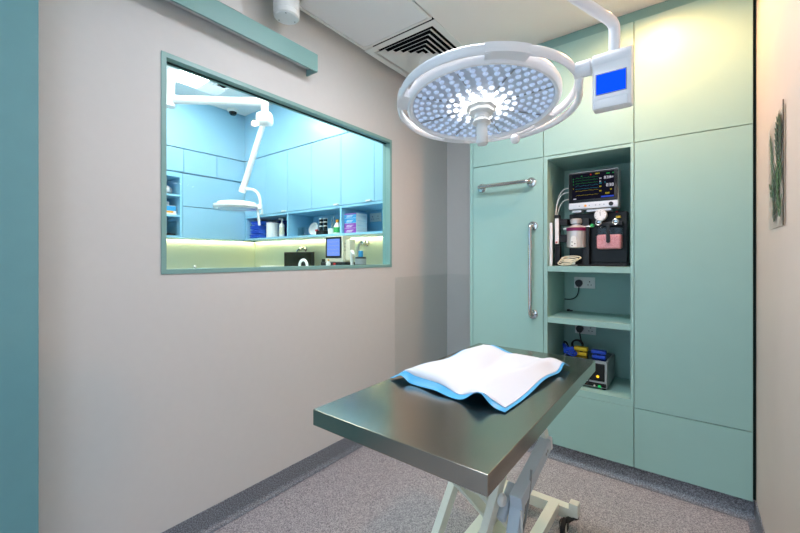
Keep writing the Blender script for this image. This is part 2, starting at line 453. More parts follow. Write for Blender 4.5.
def sq(b, h0, h1, z0, z1):
    """square picture-frame with sloping face: outer half size h0 at z0, inner h1 at z1"""
    o = [(vx + sx * h0, vy + sy * h0, z0) for sx, sy in ((-1, -1), (1, -1), (1, 1), (-1, 1))]
    i = [(vx + sx * h1, vy + sy * h1, z1) for sx, sy in ((-1, -1), (1, -1), (1, 1), (-1, 1))]
    vo = [b.bm.verts.new(p) for p in o]; vi = [b.bm.verts.new(p) for p in i]
    wo = [b.bm.verts.new((p[0], p[1], p[2] + .003)) for p in o]; wi = [b.bm.verts.new((p[0], p[1], p[2] + .003)) for p in i]
    for k in range(4):
        j = (k + 1) % 4
        b.bm.faces.new((vo[k], vo[j], vi[j], vi[k])); b.bm.faces.new((wi[k], wi[j], wo[j], wo[k]))
        b.bm.faces.new((vo[j], vo[k], wo[k], wo[j])); b.bm.faces.new((vi[k], vi[j], wi[j], wi[k]))
b = MB(); sq(b, hw, .256, ZC - .004, ZC - .004); b.build('frame', 'white', v, smooth=False)
MB().box(vx - .27, vx + .27, vy - .27, vy + .27, ZC + .046, ZC + .049).build('backing', 'dark', v)
for k in range(6):
    b = MB(); h = .240 - .040 * k; sq(b, h - .006, h - .042, ZC - .006, ZC + .020); b.build('louver', 'white', v, smooth=False)
s = thing('ceiling_downlight', (-1.815, 1.30, 2.745), 'white cylinder fitting hanging from the ceiling above the track cover', 'ceiling light')
MB().lathe([(0, 0), (.066, 0), (.070, .004), (.070, .03), (.0715, .031), (.0715, .158), (0, .158)], (-1.815, 1.30, 2.745)).build('housing', 'white', s)
MB().lathe([(0, -.002), (.062, -.002), (.062, .0), (0, 0)], (-1.815, 1.30, 2.745)).build('cover_disc', 'white_metal', s)
for a in (80, 200, 320):
    MB().lathe([(0, -.0035), (.004, -.0035), (.004, -.0018), (0, -.0018)], (-1.815 + .05 * math.cos(R(a)), 1.30 + .05 * math.sin(R(a)), 2.745), n=10).build('screw', 'grey', s)
# room lamps (outside the picture, in the ceiling)
dl = thing('recessed_downlight', (-.16, 2.33, ZC), 'recessed warm ceiling downlight in front of the plain cabinet', 'ceiling light')
MB().lathe([(.034, -.001), (.048, -.004), (.05, -.0005), (.034, -.0005)], (-.16, 2.33, ZC)).build('trim', 'white', dl)
MB().lathe([(0, -.002), (.034, -.002), (.034, -.001), (0, -.001)], (-.16, 2.33, ZC)).build('lens', 'downlight_warm', dl)
def lamp(name, kind, loc, energy, rgb, parent=None, aim=None, **kw):
    l = bpy.data.lights.new(name, kind); l.energy = energy; l.color = lin(rgb)
    for k, q in kw.items(): setattr(l, k, q)
    o = bpy.data.objects.new(name, l); COL.objects.link(o); o.location = loc
    if aim is not None:
        o.rotation_euler = (Vector(aim) - Vector(loc)).to_track_quat('-Z', 'Y').to_euler()
    if parent is not None:
        o.parent = parent; o.location = Vector(loc) - Vector(parent.location)
    return o
lamp('downlight_beam', 'SPOT', (-.16, 2.33, ZC - .02), 38, (255, 185, 128), dl, aim=(-.16, 2.35, 0), spot_size=R(172), spot_blend=.6, shadow_soft_size=.04)
for i, (x, y) in enumerate(((-.78, 1.45), (-.75, -.95))):  # unseen panels added to light the cabinets, walls and sliding door
    p = thing('ceiling_light_panel', (x, y, ZC), ('unseen square LED panel added for fill light above the surgical light', 'unseen square LED panel added for fill light near the rear opening')[i], 'ceiling light')
    MB().box(x - .3, x + .3, y - .3, y + .3, ZC - .012, ZC - .0005).build('frame', 'white', p)
    MB().box(x - .28, x + .28, y - .28, y + .28, ZC - .015, ZC - .0125).build('diffuser', ('fill_panel_main', 'fill_panel_rear')[i], p)

# ------------------------------------------------------------------ picture on the warm wall
pc = thing('leaf_picture', (XR - .004, 2.09, 1.507), 'tall unframed palm leaf print curling on the warm plaster wall', 'poster')
b = MB(); nx_, nz_ = 8, 10
gv = [[b.bm.verts.new((XR - .003 - .004 * (i / nx_) ** 3, 1.929 + .326 * i / nx_, 1.509 + (.445 - .02 * (i / nx_)) * j / nz_)) for j in range(nz_ + 1)] for i in range(nx_ + 1)]
for i in range(nx_):
    for j in range(nz_):
        b.bm.faces.new((gv[i][j], gv[i + 1][j], gv[i + 1][j + 1], gv[i][j + 1]))
r = bmesh.ops.solidify(b.bm, geom=b.bm.faces[:], thickness=.0008)
b.build('paper', 'stem_print', pc)
def frond(b, y, z, L, a, n=11, wid=.075):
    """a pinnate leaf lying on the paper: a stem and blades"""
    d = Vector((0, math.cos(a), math.sin(a))); s_ = Vector((0, -math.sin(a), math.cos(a)))
    for i in range(n):
        t = (i + .5) / n; w = wid * math.sin(PI * (.12 + .8 * t))
        p = Vector((0, y, z)) + d * (L * t)
        for sg in (-1, 1):
            q = p + s_ * (sg * w) + d * (.5 * w + .02)
            m_ = (p + q) / 2; e = (q - p).normalized().cross(Vector((1, 0, 0))) * .0115
            pts = [p, m_ + e, q, m_ - e]
            if all(1.932 < k.y < 2.25 and 1.515 < k.z < 1.95 for k in pts):
                xx = XR - .0092
                b.poly([(xx, k.y, k.z) for k in pts], (.0006, 0, 0))
for y, z, L, a in ((1.985, 1.53, .22, 1.45), (2.16, 1.62, .26, 1.35)): b = MB(); frond(b, y, z, L, a, n=8); b.build('leaf_print', 'leaf', pc, smooth=False)
for y, z, L, a in ((2.13, 1.52, .22, 1.9), (2.02, 1.72, .20, 1.5)):
    b = MB(); frond(b, y, z, L, a, n=8, wid=.085)
    for v_ in b.bm.verts: v_.co.x += .0012
    b.build('leaf_print', 'leaf_dark', pc, smooth=False)
MB().box(XR - .0085, XR - .0062, 1.925, 1.930, 1.507, 1.962).build('edge', 'dark', pc)
# ------------------------------------------------------------------ surgical light
RV, FV = Vector((.7914, .6114, 0)), Vector((-.6114, .7914, 0))
LC = Vector((-.66, 1.38, 1.986))
base_m = Matrix((RV, FV, Vector((0, 0, 1)))).transposed().to_4x4(); base_m.translation = LC
LM = base_m @ Matrix.Rotation(R(-7.5), 4, 'X')
POST = (-.52, .66)
sl = thing('surgical_light', (POST[0], POST[1], ZC), 'large round white surgical light hanging over the steel table', 'surgical light')
# head: z=0 is the lens plane, +z is the back of the head
b = MB().lathe([(.271, -.002), (.278, -.010), (.286, -.010), (.295, .002), (.297, .024), (.287, .044), (.24, .07), (.12, .086), (0, .09), (0, .02), (.271, .02), (.271, -.002)], n=72, mat=LM)
BR = [(-100, -74), (12, 30), (92, 112), (176, 194)]      # bridges between head and rail
for a0, a1 in BR:
    st = (a1 - a0) / 10
    pts = [(rr * math.cos(R(a0 + st * k)), rr * math.sin(R(a0 + st * k)), -.002) for rr, ks in ((.288, range(11)), (.332, range(10, -1, -1))) for k in ks]
    n0 = len(b.bm.verts)
    b.poly(pts, (0, 0, .034))
    b.bm.verts.ensure_lookup_table()
    bmesh.ops.transform(b.bm, matrix=LM, verts=b.bm.verts[n0:])
b.build('head', 'white_metal', sl, angle=40)
for k in range(4):
    a0, a1 = BR[k][1] - 3, BR[(k + 1) % 4][0] + 3
    if a1 < a0: a1 += 360
    pts = []
    for i in range(29):
        a = a0 + (a1 - a0) * i / 28
        rr = .322 + (.024 if k == 0 else .007) * math.sin(PI * i / 28) ** .8
        pts.append((rr * math.cos(R(a)), rr * math.sin(R(a)), .014))
    MB().tube(pts, .0095, 14, rx=.019, mat=LM).build('handle_rail', 'white_metal', sl)
MB().lathe([(0, .004), (.2715, .004), (.2715, .012), (0, .012)], n=64, mat=LM).build('lens_plate', 'lens_plate', sl)
# lenses in rings
b = MB()
def dome(mb, x, y, r, h):
    mb.lathe([(r, .004), (r * .92, .004 - h * .45), (r * .62, .004 - h * .85), (0, .004 - h)], (0, 0, 0), n=12, mat=LM @ Matrix.Translation((x, y, 0)))
nr = [(.156, 24), (.183, 29), (.210, 33), (.236, 38), (.258, 42)]
for rr, n in nr:
    for i in range(n):
        a = 2 * PI * (i + .5 * (nr.index((rr, n)) % 2)) / n
        dome(b, rr * math.cos(a), rr * math.sin(a), .0105, .008)
for i in range(8):
    a = 2 * PI * i / 8 + .2
    core = MB(); dome(core, .071 * math.cos(a), .071 * math.sin(a), .018, .007); core.build('led', 'led_core', sl)
tag(b.build('led_lens_pattern', 'led_lens', sl), kind='stuff')
for i in range(14):
    mid = MB()
    a = 2 * PI * (i + .25) / 14
    dome(mid, .100 * math.cos(a), .100 * math.sin(a), .0108, .0082)
    mid.build('led', 'led_mid', sl)
for i in range(19):
    far = MB()
    a = 2 * PI * (i + .5) / 19
    dome(far, .128 * math.cos(a), .128 * math.sin(a), .0106, .008)
    far.build('led', 'led_dim', sl)
b = MB()
for i in range(8):
    a = PI * i / 4 + .25; c, s_ = math.cos(a), math.sin(a)
    b.bar(LM @ Vector((.055 * c, .055 * s_, .001)), LM @ Vector((.268 * c, .268 * s_, .001)), .003, .004, up=LM.to_3x3() @ Vector((0, 0, 1)), bev=0)
b.build('lens_spoke', 'grey', sl)
# centre grip
hub = MB().lathe([(0, .0), (.062, .002), (.062, -.010), (.050, -.016), (.050, -.028), (.040, -.034), (0, -.034)], n=8, mat=LM @ Matrix.Rotation(R(22), 4, 'Z')).build('grip_flange', 'white', sl, angle=25)
MB().lathe([(0, -.03), (.030, -.03), (.030, -.048), (.026, -.052), (.034, -.062), (.036, -.068), (.026, -.074), (.0215, -.078), (.0215, -.150), (.019, -.156), (0, -.156)], n=32, mat=LM).build('grip', 'white', sl)
lamp('surgical_beam', 'AREA', LM @ Vector((0, 0, -.16)), 1.25, (246, 249, 255), sl, aim=LM @ Vector((0, 0, -1)), shape='DISK', size=.40, spread=R(110))
# yoke, hinge, control box, arm
pts = [(-.297, 1.38, 2.012)]
for i in range(20):
    a = R(6 + 82 * i / 19); rr = .352
    pts.append((LC.x + rr * math.cos(a), LC.y + rr * math.sin(a), 1.978 - .022 * i / 19))
pts.append((LC.x + .0, LC.y + .325, 1.953))
MB().tube(pts, .0115, 14, rx=.015).build('yoke', 'white_metal', sl)
MB().sphere((LC.x + .012, LC.y + .33, 1.938), .022).build('pivot_knob', 'white_metal', sl)
MB().cyl((-.312, 1.38, 2.022), (-.262, 1.38, 2.022), .0265, 32, bev=.004).build('hinge', 'white_metal', sl)
b = MB().cyl((-.259, 1.38, 2.026), (-.146, 1.38, 2.026), .0275, 32, bev=.003)
b.box(-.2585, -.1465, 1.357, 1.405, 1.868, 2.03, .008)
bx = b.build('control_box', 'white_metal', sl)
MB().box(-.2510, -.156, 1.352, 1.3572, 1.868, 1.898, .004).build('chin', 'white_metal', bx)
MB().box(-.2475, -.160, 1.3552, 1.3572, 1.912, 1.980).build('screen_bezel', 'grey', bx)
MB().box(-.245, -.1625, 1.3545, 1.3555, 1.9145, 1.9775).build('screen', 'lcd_blue', bx)
dirh = Vector((-.41, -.91, 0)).normalized()
p0 = Vector((-.197, 1.38, 2.045)); top = Vector((-.197, 1.38, 2.143))
end = Vector((POST[0], POST[1], 2.225))
path = [p0, Vector((-.197, 1.38, 2.075))] + bez((-.197, 1.38, 2.085), (-.197, 1.38, 2.135), top - dirh * .01 + Vector((0, 0, .0)), top + dirh * .06 + Vector((0, 0, .006)), 12) + [end]
MB().tube(path, .0165, 18).build('arm', 'white_metal', sl)
MB().cyl((POST[0], POST[1], 2.20), (POST[0], POST[1], ZC - .05), .032, 28, bev=.004).build('drop_post', 'white_metal', sl)
MB().lathe([(0, 0), (.11, 0), (.11, -.03), (.09, -.05), (0, -.05)], (POST[0], POST[1], ZC)).build('ceiling_plate', 'white_metal', sl)

# ------------------------------------------------------------------ lifting table
TX0, TX1, TY0, TY1, TZ = -.970, -.364, .795, 1.995, .90
tb = thing('examination_table', (-.67, 1.39, 0), 'stainless steel veterinary examination table on a cream scissor lift', 'table')
b = MB().box(TX0, TX1, TY0, TY1, TZ - .052, TZ, .0025)
b.build('tabletop', 'steel', tb)
MB().box(-.86, -.50, .95, 1.84, TZ - .09, TZ - .0525, .004).build('support_frame', 'offwhite', tb)
PXL, PXR = -.775, -.600
PY, PZ = 1.375, .468
L = .46
def arm(x, sgn, w=.03, h=.052):
    a = R(46)
    dy, dz = L * math.cos(a) * sgn, L * math.sin(a)
    return MB().bar((x, PY - dy, PZ - dz), (x, PY + dy, PZ + dz), w, h, up=(0, 0, 1), bev=.004)
for x, o in ((PXL, .0), (PXR, .0)):
    arm(x, 1).build('scissor_arm', 'offwhite', tb)
    arm(x + (.034 if x == PXL else -.034), -1).build('scissor_arm', 'offwhite', tb)
MB().cyl((PXL - .02, PY, PZ), (PXR + .03, PY, PZ), .014, 20).build('pivot_bar', 'silver', tb)
MB().lathe([(0, 0), (.02, 0), (.024, .005), (.024, .014), (.018, .022), (0, .024)], (PXR + .018, PY, PZ), (1, 0, 0), 24).build('pivot_cap', 'white', tb)
for y in (PY - L * math.cos(R(46)), PY + L * math.cos(R(46))):
    MB().cyl((PXL - .02, y, PZ + L * math.sin(R(46)) - .005), (PXR + .02, y, PZ + L * math.sin(R(46)) - .005), .013, 16).build('cross_rod', 'silver', tb)
for x in (PXL - .035, PXR + .03):
    b = MB().box(x - .025, x + .025, .98, 2.06, .07, .118, .003)
    b.build('base_rail', 'offwhite', tb)
for y in (.955, 2.07):
    MB().box(-.845, -.478, y - .025, y + .025, .055, .112, .003).build('base_beam', 'offwhite', tb)
for x in (-.865, -.475):
    for y in (.955, 2.07):
        MB().box(x - .022, x + .022, y - .024, y + .024, .075, .142, .004).build('beam_post', 'offwhite', tb)
        wx = x + (-.030 if x > -.6 else .030); wy = y - .075
        cs = MB().cyl((x, y, .062), (x, y, .0755), .020, 20)
        cs.box(min(x, wx) - .012, max(x, wx) + .012, wy - .012, y + .012, .0635, .0745, .003) if False else cs.bar((x, y, .069), (wx, wy, .069), .03, .010)
        cs.box(wx - .019, wx - .0155, wy - .016, wy + .016, .036, .074).box(wx + .0155, wx + .019, wy - .016, wy + .016, .036, .074)
        cst = cs.build('caster', 'black', tb)
        MB().lathe([(0, -.012), (.036, -.012), (.0425, -.008), (.0425, .008), (.036, .012), (0, .012)], (wx, wy, .043), (1, 0, 0), 32).build('wheel', 'rubber', cst)
        for sg in (-1, 1):
            MB().lathe([(0, .012), (.028, .012), (.026, .0148), (0, .0148)], (wx, wy, .043), (sg, 0, 0), 28).build('hub', 'offwhite', cst)
# actuator
A0, A1 = Vector((-.530, 1.405, .456)), Vector((-.530, 1.775, .542))
t_ = (A1 - A0).normalized()
ac = MB().bar(A0, A1, .050, .056, bev=.005).build('actuator', 'grey_blue', tb)
MB().bar(A1 - t_ * .002, A1 + t_ * .018, .054, .060, bev=.005).build('end_cap', 'white_metal', ac)
for k in (.80, .86):
    q = A0 + (A1 - A0) * k
    MB().cyl(q + Vector((.0245, 0, .004)), q + Vector((.0262, 0, .004)), .007, 14).build('screw', 'grey', ac)
MB().bar(A0 + Vector((-.004, .045, .010)), A0 + Vector((-.004, -.020, -.135)), .046, .05, up=(0, 1, 0), bev=.006).build('gear_housing', 'grey_blue', ac)
MB().bar(A0 + Vector((-.046, .085, .020)), A0 + Vector((-.046, -.035, -.065)), .034, .036, bev=.010).build('motor', 'grey_blue', ac)
MB().bar(A1 + t_ * .01, (-.553, PY + L * math.cos(R(46)), PZ + L * math.sin(R(46)) - .0), .024, .03).build('lift_link', 'offwhite', tb)
MB().bar((-.585, 1.31, .115), A0 + Vector((-.01, -.01, -.10)), .03, .03).build('lift_bracket', 'offwhite', tb)
MB().tube(bez(A0 + Vector((.02, 0, -.02)), (-.50, 1.40, .10), (-.52, 1.62, .22), (-.55, 1.72, .125), 18), .0045, 8).build('cable', 'white', tb)
MB().tube(bez(A0 + (A1 - A0) * .3 + Vector((.022, 0, .06)), (-.50, 1.44, .30), (-.53, 1.36, .25), (-.58, 1.33, .13), 18), .0045, 8).build('cable', 'grey', tb)
MB().box(-.72, -.63, 1.55, 1.80, .12, .165, .006).build('control_unit', 'cream_case', tb)
MB().tube(bez((-.39, 1.97, .85), (-.385, 1.97, .80), (-.39, 1.985, .77), (-.42, 1.985, .80), 10), .003, 8).build('hook', 'black', tb)

# ------------------------------------------------------------------ underpad
pd = thing('underpad', (-.69, 1.5, TZ), 'rumpled white absorbent pad with bright blue border lying on the steel table', 'absorbent pad')
NS, NT = 56, 70
c00, c10, c11, c01 = Vector((-.955, 1.178, 0)), Vector((-.470, 1.135, 0)), Vector((-.428, 1.775, 0)), Vector((-.90, 1.87, 0))
def g(x, m, w): return math.exp(-((x - m) / w) ** 2)
def sm(x): x = max(0, min(1, x)); return x * x * (3 - 2 * x)
def pad_h(s, t):
    near = .002 + .030 * g(s, .10, .06) + .044 * g(s, .82, .09) + .006 * g(s, .45, .1)
    far = .004 + .030 * g(s, .18, .2) + .01 * g(s, .7, .15)
    lef = .004 + .014 * g(t, .3, .2) + .02 * g(t, .75, .15)
    rig = .003 + .012 * g(t, .6, .2) + .04 * g(t, .93, .07)
    inner = .036 + .008 * math.sin(5.3 * s + 2.1 * t) + .006 * math.sin(9 * t - 4 * s + 1) - .017 * g(s + .3 * t, .66, .08) + .012 * g(s - .2 * t, .70, .07) + .005 * math.sin(17 * s + 6 * t) * g(t, .35, .3)
    dn, df, dl_, dr_ = t * .70, (1 - t) * .70, s * .5, (1 - s) * .5
    wn, wf, wl, wr = (1 - sm(dn / .05)), (1 - sm(df / .09)), (1 - sm(dl_ / .09)), (1 - sm(dr_ / .085))
    k = max(wn, wf, wl, wr)
    tot = wn + wf + wl + wr + 1e-6
    e = (near * wn + far * wf + lef * wl + rig * wr) / tot
    return inner * (1 - k) + e * k
def pad_pt(s, t, dz):
    p = c00.lerp(c10, s).lerp(c01.lerp(c11, s), t)
    # soft wobble of the outline
    p = p + Vector((.012 * math.sin(6 * t + 1) * (s - .5), .016 * math.sin(7 * s) * (.5 - t), 0))
    return Vector((p.x, p.y, TZ + .0025 + pad_h(s, t) + dz))
def pad_mesh(s0, s1, t0, t1, dz, th):
    b = MB(); q = {}
    for i in range(NS + 1):
        for j in range(NT + 1):
            q[i, j] = b.bm.verts.new(pad_pt(s0 + (s1 - s0) * i / NS, t0 + (t1 - t0) * j / NT, dz))
    low = {k: b.bm.verts.new(v.co - Vector((0, 0, th))) for k, v in list(q.items())}
    for i in range(NS):
        for j in range(NT):
            b.bm.faces.new((q[i, j], q[i + 1, j], q[i + 1, j + 1], q[i, j + 1]))
            b.bm.faces.new((low[i, j], low[i, j + 1], low[i + 1, j + 1], low[i + 1, j]))
    for i in range(NS):
        b.bm.faces.new((q[i + 1, 0], q[i, 0], low[i, 0], low[i + 1, 0])); b.bm.faces.new((q[i, NT], q[i + 1, NT], low[i + 1, NT], low[i, NT]))
    for j in range(NT):
        b.bm.faces.new((q[0, j], q[0, j + 1], low[0, j + 1], low[0, j])); b.bm.faces.new((q[NS, j + 1], q[NS, j], low[NS, j], low[NS, j + 1]))
    return b
pad_mesh(0, 1, 0, 1, 0, .0015).build('backing', 'pad_blue', pd, angle=70)
pad_mesh(.03, .978, .038, .945, .0032, .0025).build('absorbent_sheet', 'pad_white', pd, angle=70)
# ------------------------------------------------------------------ niche: anaesthesia machine, monitor, cables
ZS = 1.331
am = thing('anaesthesia_machine', (-.54, 2.95, ZS), 'black anaesthesia machine with pink granule canister on the niche\'s top tier', 'anaesthesia machine')
b = MB().box(-.735, -.335, 2.885, 3.06, ZS + .001, ZS + .022, .003).box(-.70, -.34, 2.90, 3.02, ZS + .022, 1.70, .006)
b.box(-.60, -.555, 2.83, 2.90, ZS + .001, 1.66, .004)
b.build('body', 'black', am)
MB().box(-.72, -.335, 2.815, 2.90, ZS + .001, ZS + .012, .002).build('base_plate', 'black', am)
vp = MB().lathe([(0, 0), (.054, 0), (.061, .006), (.061, .118), (0, .118)], (-.638, 2.83, 1.456), n=40)
vp = vp.build('vaporizer', 'silver', am)
MB().lathe([(.0613, 0), (.0625, .001), (.0625, .022), (.0613, .023)], (-.638, 2.83, 1.573), n=40).build('colour_band', 'magenta', vp)
MB().lathe([(0, .118), (.0605, .118), (.0605, .140), (.045, .152), (.028, .158), (.026, .166), (.036, .170), (.038, .195), (.030, .203), (0, .205)], (-.638, 2.83, 1.456), n=40).build('dial', 'silver', vp)
b = MB().box(-.660, -.618, 2.7635, 2.772, 1.458, 1.515, .004).cyl((-.639, 2.770, 1.52), (-.639, 2.760, 1.52), .018, 24)
b.build('filler_block', 'white', vp)
b = MB()
for k in range(4): b.cyl((-.649 + .018 * (k % 2), 2.7645, 1.472 + .012 * k), (-.649 + .018 * (k % 2), 2.7622, 1.472 + .012 * k), .0038, 10)
b.build('filler_port_dot', 'rubber', vp)
ga = MB().cyl((-.477, 2.808, 1.669), (-.477, 2.775, 1.669), .038, 36, bev=.003).build('pressure_gauge', 'silver', am)
MB().cyl((-.477, 2.7745, 1.669), (-.477, 2.772, 1.669), .034, 32).build('dial_face', 'paper', ga)
b = MB().bar((-.477, 2.7715, 1.665), (-.479, 2.7715, 1.69), .002, .003, up=(0, 1, 0), bev=0)
for k in range(9):
    a = R(-50 + 280 * k / 8); c, s_ = math.cos(a), math.sin(a)
    b.bar((-.477 + .026 * c, 2.7715, 1.669 + .026 * s_), (-.477 + .031 * c, 2.7715, 1.669 + .031 * s_), .0015, .002, up=(0, 1, 0), bev=0)
b.build('dial_marking', 'black', ga)
cn = MB().box(-.512, -.357, 2.80, 2.898, 1.440, 1.60, .016, seg=4).build('absorber_canister', 'clear', am)
MB().box(-.507, -.362, 2.806, 2.892, 1.446, 1.543, .014, seg=4).build('granule_fill', 'granules', cn)
MB().box(-.513, -.356, 2.80, 2.90, 1.598, 1.625, .004).build('canister_lid', 'black', cn)
b = MB().box(-.447, -.424, 2.792, 2.7995, 1.495, 1.60, .004).cyl((-.4355, 2.7995, 1.497), (-.4355, 2.792, 1.497), .0115, 20)
b.build('canister_clamp', 'black', cn)
for x in (-.492, -.392):
    f = MB().tube(arc((x, 2.79, 1.622), .0155, 0, 360, 24, 'xz')[:-1], .0055, 10, closed=True)
    f.cyl((x, 2.80, 1.622), (x, 2.90, 1.622), .012, 16)
    f.build('hose_port', 'chrome', am)
MB().cyl((-.477, 2.80, 1.64), (-.477, 2.80, 1.61), .008, 14).build('gauge_stem', 'chrome', am)
MB().cyl((-.532, 2.83, 1.606), (-.532, 2.80, 1.606), .0125, 20, bev=.002).build('knob', 'green', am)
MB().cyl((-.60, 2.835, 1.603), (-.545, 2.835, 1.603), .006, 12).build('gas_pipe', 'silver', am)
MB().cyl((-.72, 2.825, 1.592), (-.69, 2.825, 1.592), .009, 14, bev=.002).build('gas_fitting', 'white', am)
MB().box(-.402, -.375, 2.872, 2.8995, 1.655, 1.668).build('caution_label', 'yellow', am)
MB().box(-.402, -.392, 2.872, 2.8995, 1.692, 1.70).build('knob', 'red', am)
fm = MB().box(-.768, -.738, 2.79, 2.83, 1.47, 1.69, .004).box(-.738, -.69, 2.80, 2.92, 1.50, 1.55).box(-.738, -.69, 2.80, 2.92, 1.62, 1.66)
fm = fm.build('flow_meter', 'black', am)
MB().box(-.765, -.741, 2.778, 2.7895, 1.485, 1.665, .003).build('scale_tube', 'paper', fm)
MB().cyl((-.753, 2.777, 1.497), (-.753, 2.774, 1.497), .0055, 12).build('float_knob', 'red', fm)
MB().box(-.768, -.738, 2.776, 2.7895, 1.667, 1.69, .002).build('meter_cap', 'black', fm)
MB().box(-.768, -.735, 2.79, 2.83, ZS + .001, 1.47, .003).build('meter_post', 'black', am)

mo = thing('vital_signs_monitor', (-.53, 2.86, 1.7005), 'silver patient monitor with dark waveform screen on top of the black anaesthesia machine', 'monitor')
MB().box(-.682, -.376, 2.80, 2.92, 1.716, 1.976, .010, seg=3).build('case', 'grey', mo)
MB().box(-.66, -.60, 2.81, 2.90, 1.7005, 1.716, .002).box(-.57, -.42, 2.81, 2.90, 1.7005, 1.716, .002).build('foot', 'silver', mo)
MB().box(-.677, -.381, 2.796, 2.801, 1.766, 1.970, .004).build('bezel', 'black_gloss', mo)
MB().box(-.678, -.380, 2.797, 2.801, 1.722, 1.762, .003).build('control_strip', 'silver', mo)
MB().cyl((-.418, 2.797, 1.742), (-.418, 2.785, 1.742), .0135, 24, bev=.002).build('knob', 'black', mo)
MB().cyl((-.572, 2.797, 1.741), (-.572, 2.7945, 1.741), .008, 18).build('alarm_button', 'orange', mo)
for x in (-.61, -.548, -.51, -.485, -.46): MB().cyl((x, 2.797, 1.741), (x, 2.7955, 1.741), .004, 12).build('button', 'grey', mo)
M['screen_dark'] = emitter('screen_dark', (22, 22, 34), .55)
sc_ = MB().box(-.655, -.40, 2.7948, 2.796, 1.785, 1.958).build('screen', 'screen_dark', mo)
SXA, SXB, SZA, SZB = -.655, -.40, 1.785, 1.958
def at(u, v_): return SXA + (SXB - SXA) * u, SZA + (SZB - SZA) * v_
def wave(v0, amp, kind):
    pts = []
    for i in range(56):
        u = .08 + .55 * i / 55; ph = (i % 14) / 14
        if kind == 'ecg': d = amp * (g(ph, .3, .05) * 1.6 - .5 * g(ph, .38, .05) + .25 * g(ph, .65, .1))
        else: d = amp * math.sin(PI * ph) ** 2
        x, z = at(u, v0); pts.append((x, 2.7943, z + d * .173))
    return pts
for v0, amp, kd, mt in ((.84, .03, 'ecg', 'tr_green'), (.74, .03, 'ecg', 'tr_green'), (.63, .03, 'ecg', 'tr_green'), (.52, .03, 'p', 'tr_cyan'), (.42, .0, 'p', 'tr_cyan'), (.33, .02, 'p', 'tr_yellow'), (.16, .01, 'p', 'tr_yellow')):
    MB().tube(wave(v0, amp, kd), .0005, 5).build('waveform', mt, sc_)
def block(b, u0, u1, v0, v1):
    x0, z0 = at(u0, v0); x1, z1 = at(u1, v1); b.box(x0, x1, 2.7940, 2.7948, z0, z1)
def readout(mat, items):
    if isinstance(items[0], tuple): items = [items]
    for it in items:
        b = MB()
        for q in it: block(b, *q)
        b.build('readout_lettering', mat, sc_, smooth=False)
DG = []
def digits(u, v0, h, n):
    """n small seven-segment style figures"""
    out = []
    for k in range(n):
        a = u + k * h * .55; w_ = h * .40; t_ = h * .13
        for sg in rnd.choice((('l', 'r', 't', 'b'), ('r', 't', 'm', 'b'), ('l', 't', 'm', 'b', 'r'), ('l', 'r', 'm'))):
            out.append({'l': (a, a + t_, v0, v0 + h), 'r': (a + w_ - t_, a + w_, v0, v0 + h), 't': (a, a + w_, v0 + h - t_, v0 + h), 'b': (a, a + w_, v0, v0 + t_), 'm': (a, a + w_, v0 + h * .45, v0 + h * .45 + t_)}[sg])
    return out
readout('tr_white', [digits(.77, .72, .10, 3), digits(.92, .74, .06, 2), digits(.66, .73, .05, 2), digits(.82, .42, .11, 3), digits(.66, .62, .04, 2), [(.03, .10, .02, .05)]])
readout('tr_green', [digits(.02, .80, .05, 1), digits(.02, .70, .05, 1), digits(.02, .59, .05, 1), [(.22, .25, .90, .93)], [(.82, .90, .9, .94)], [(.96, .99, .9, .94)]])
readout('tr_yellow', [digits(.66, .42, .05, 2), digits(.66, .25, .05, 2), digits(.02, .42, .04, 1), digits(.80, .14, .06, 3), digits(.90, .28, .05, 2), digits(.56, .93, .05, 4)])
readout('tr_cyan', [digits(.66, .55, .05, 2), digits(.78, .56, .05, 1)])
readout('tr_blue', [(.70, .99, .02, .075)])
readout('tr_red', [(.44, .47, .92, .97)])
for k, (z, d_) in enumerate(((1.88, .075), (1.85, .09), (1.80, .07))):
    MB().tube(bez((-.684, 2.86, z), (-.684 - d_ * .8, 2.84, z + .01), (-.784, 2.85, z - .05), (-.781, 2.845 + .008 * k, 1.60 - .05 * k), 20), .0028, 8).build('lead', 'white', mo)

cb = thing('cable_coil', (-.69, 2.765, ZS), 'coiled pale sensor cables lying on the niche\'s top tier', 'cable')
b = MB()
for k in range(4):
    cx, cy = -.690 + .012 * k, 2.755 + .003 * k
    pts = [(cx + (.048 + .004 * k) * math.cos(2 * PI * i / 28), cy + .036 * math.sin(2 * PI * i / 28), ZS + .008 + .011 * k + .014 * (1 + math.sin(2 * PI * i / 28))) for i in range(28)]
    b.tube(pts, .0042, 8, closed=True)
b.build('coil', 'cream_case', cb)
MB().tube(bez((-.66, 2.75, ZS + .005), (-.60, 2.73, ZS + .006), (-.60, 2.79, ZS + .006), (-.68, 2.78, ZS + .005), 16), .0042, 8).build('tail', 'grey', cb)
MB().box(-.655, -.625, 2.735, 2.755, ZS + .012, ZS + .034, .004).build('plug', 'white', cb)
tag(MB().box(-.790, -.771, 2.735, 2.742, ZS + .0005, 1.632, .002).build('plastic_strip', 'paper'), 'pale upright plastic strip standing against the niche\'s side panel', 'plastic strip')

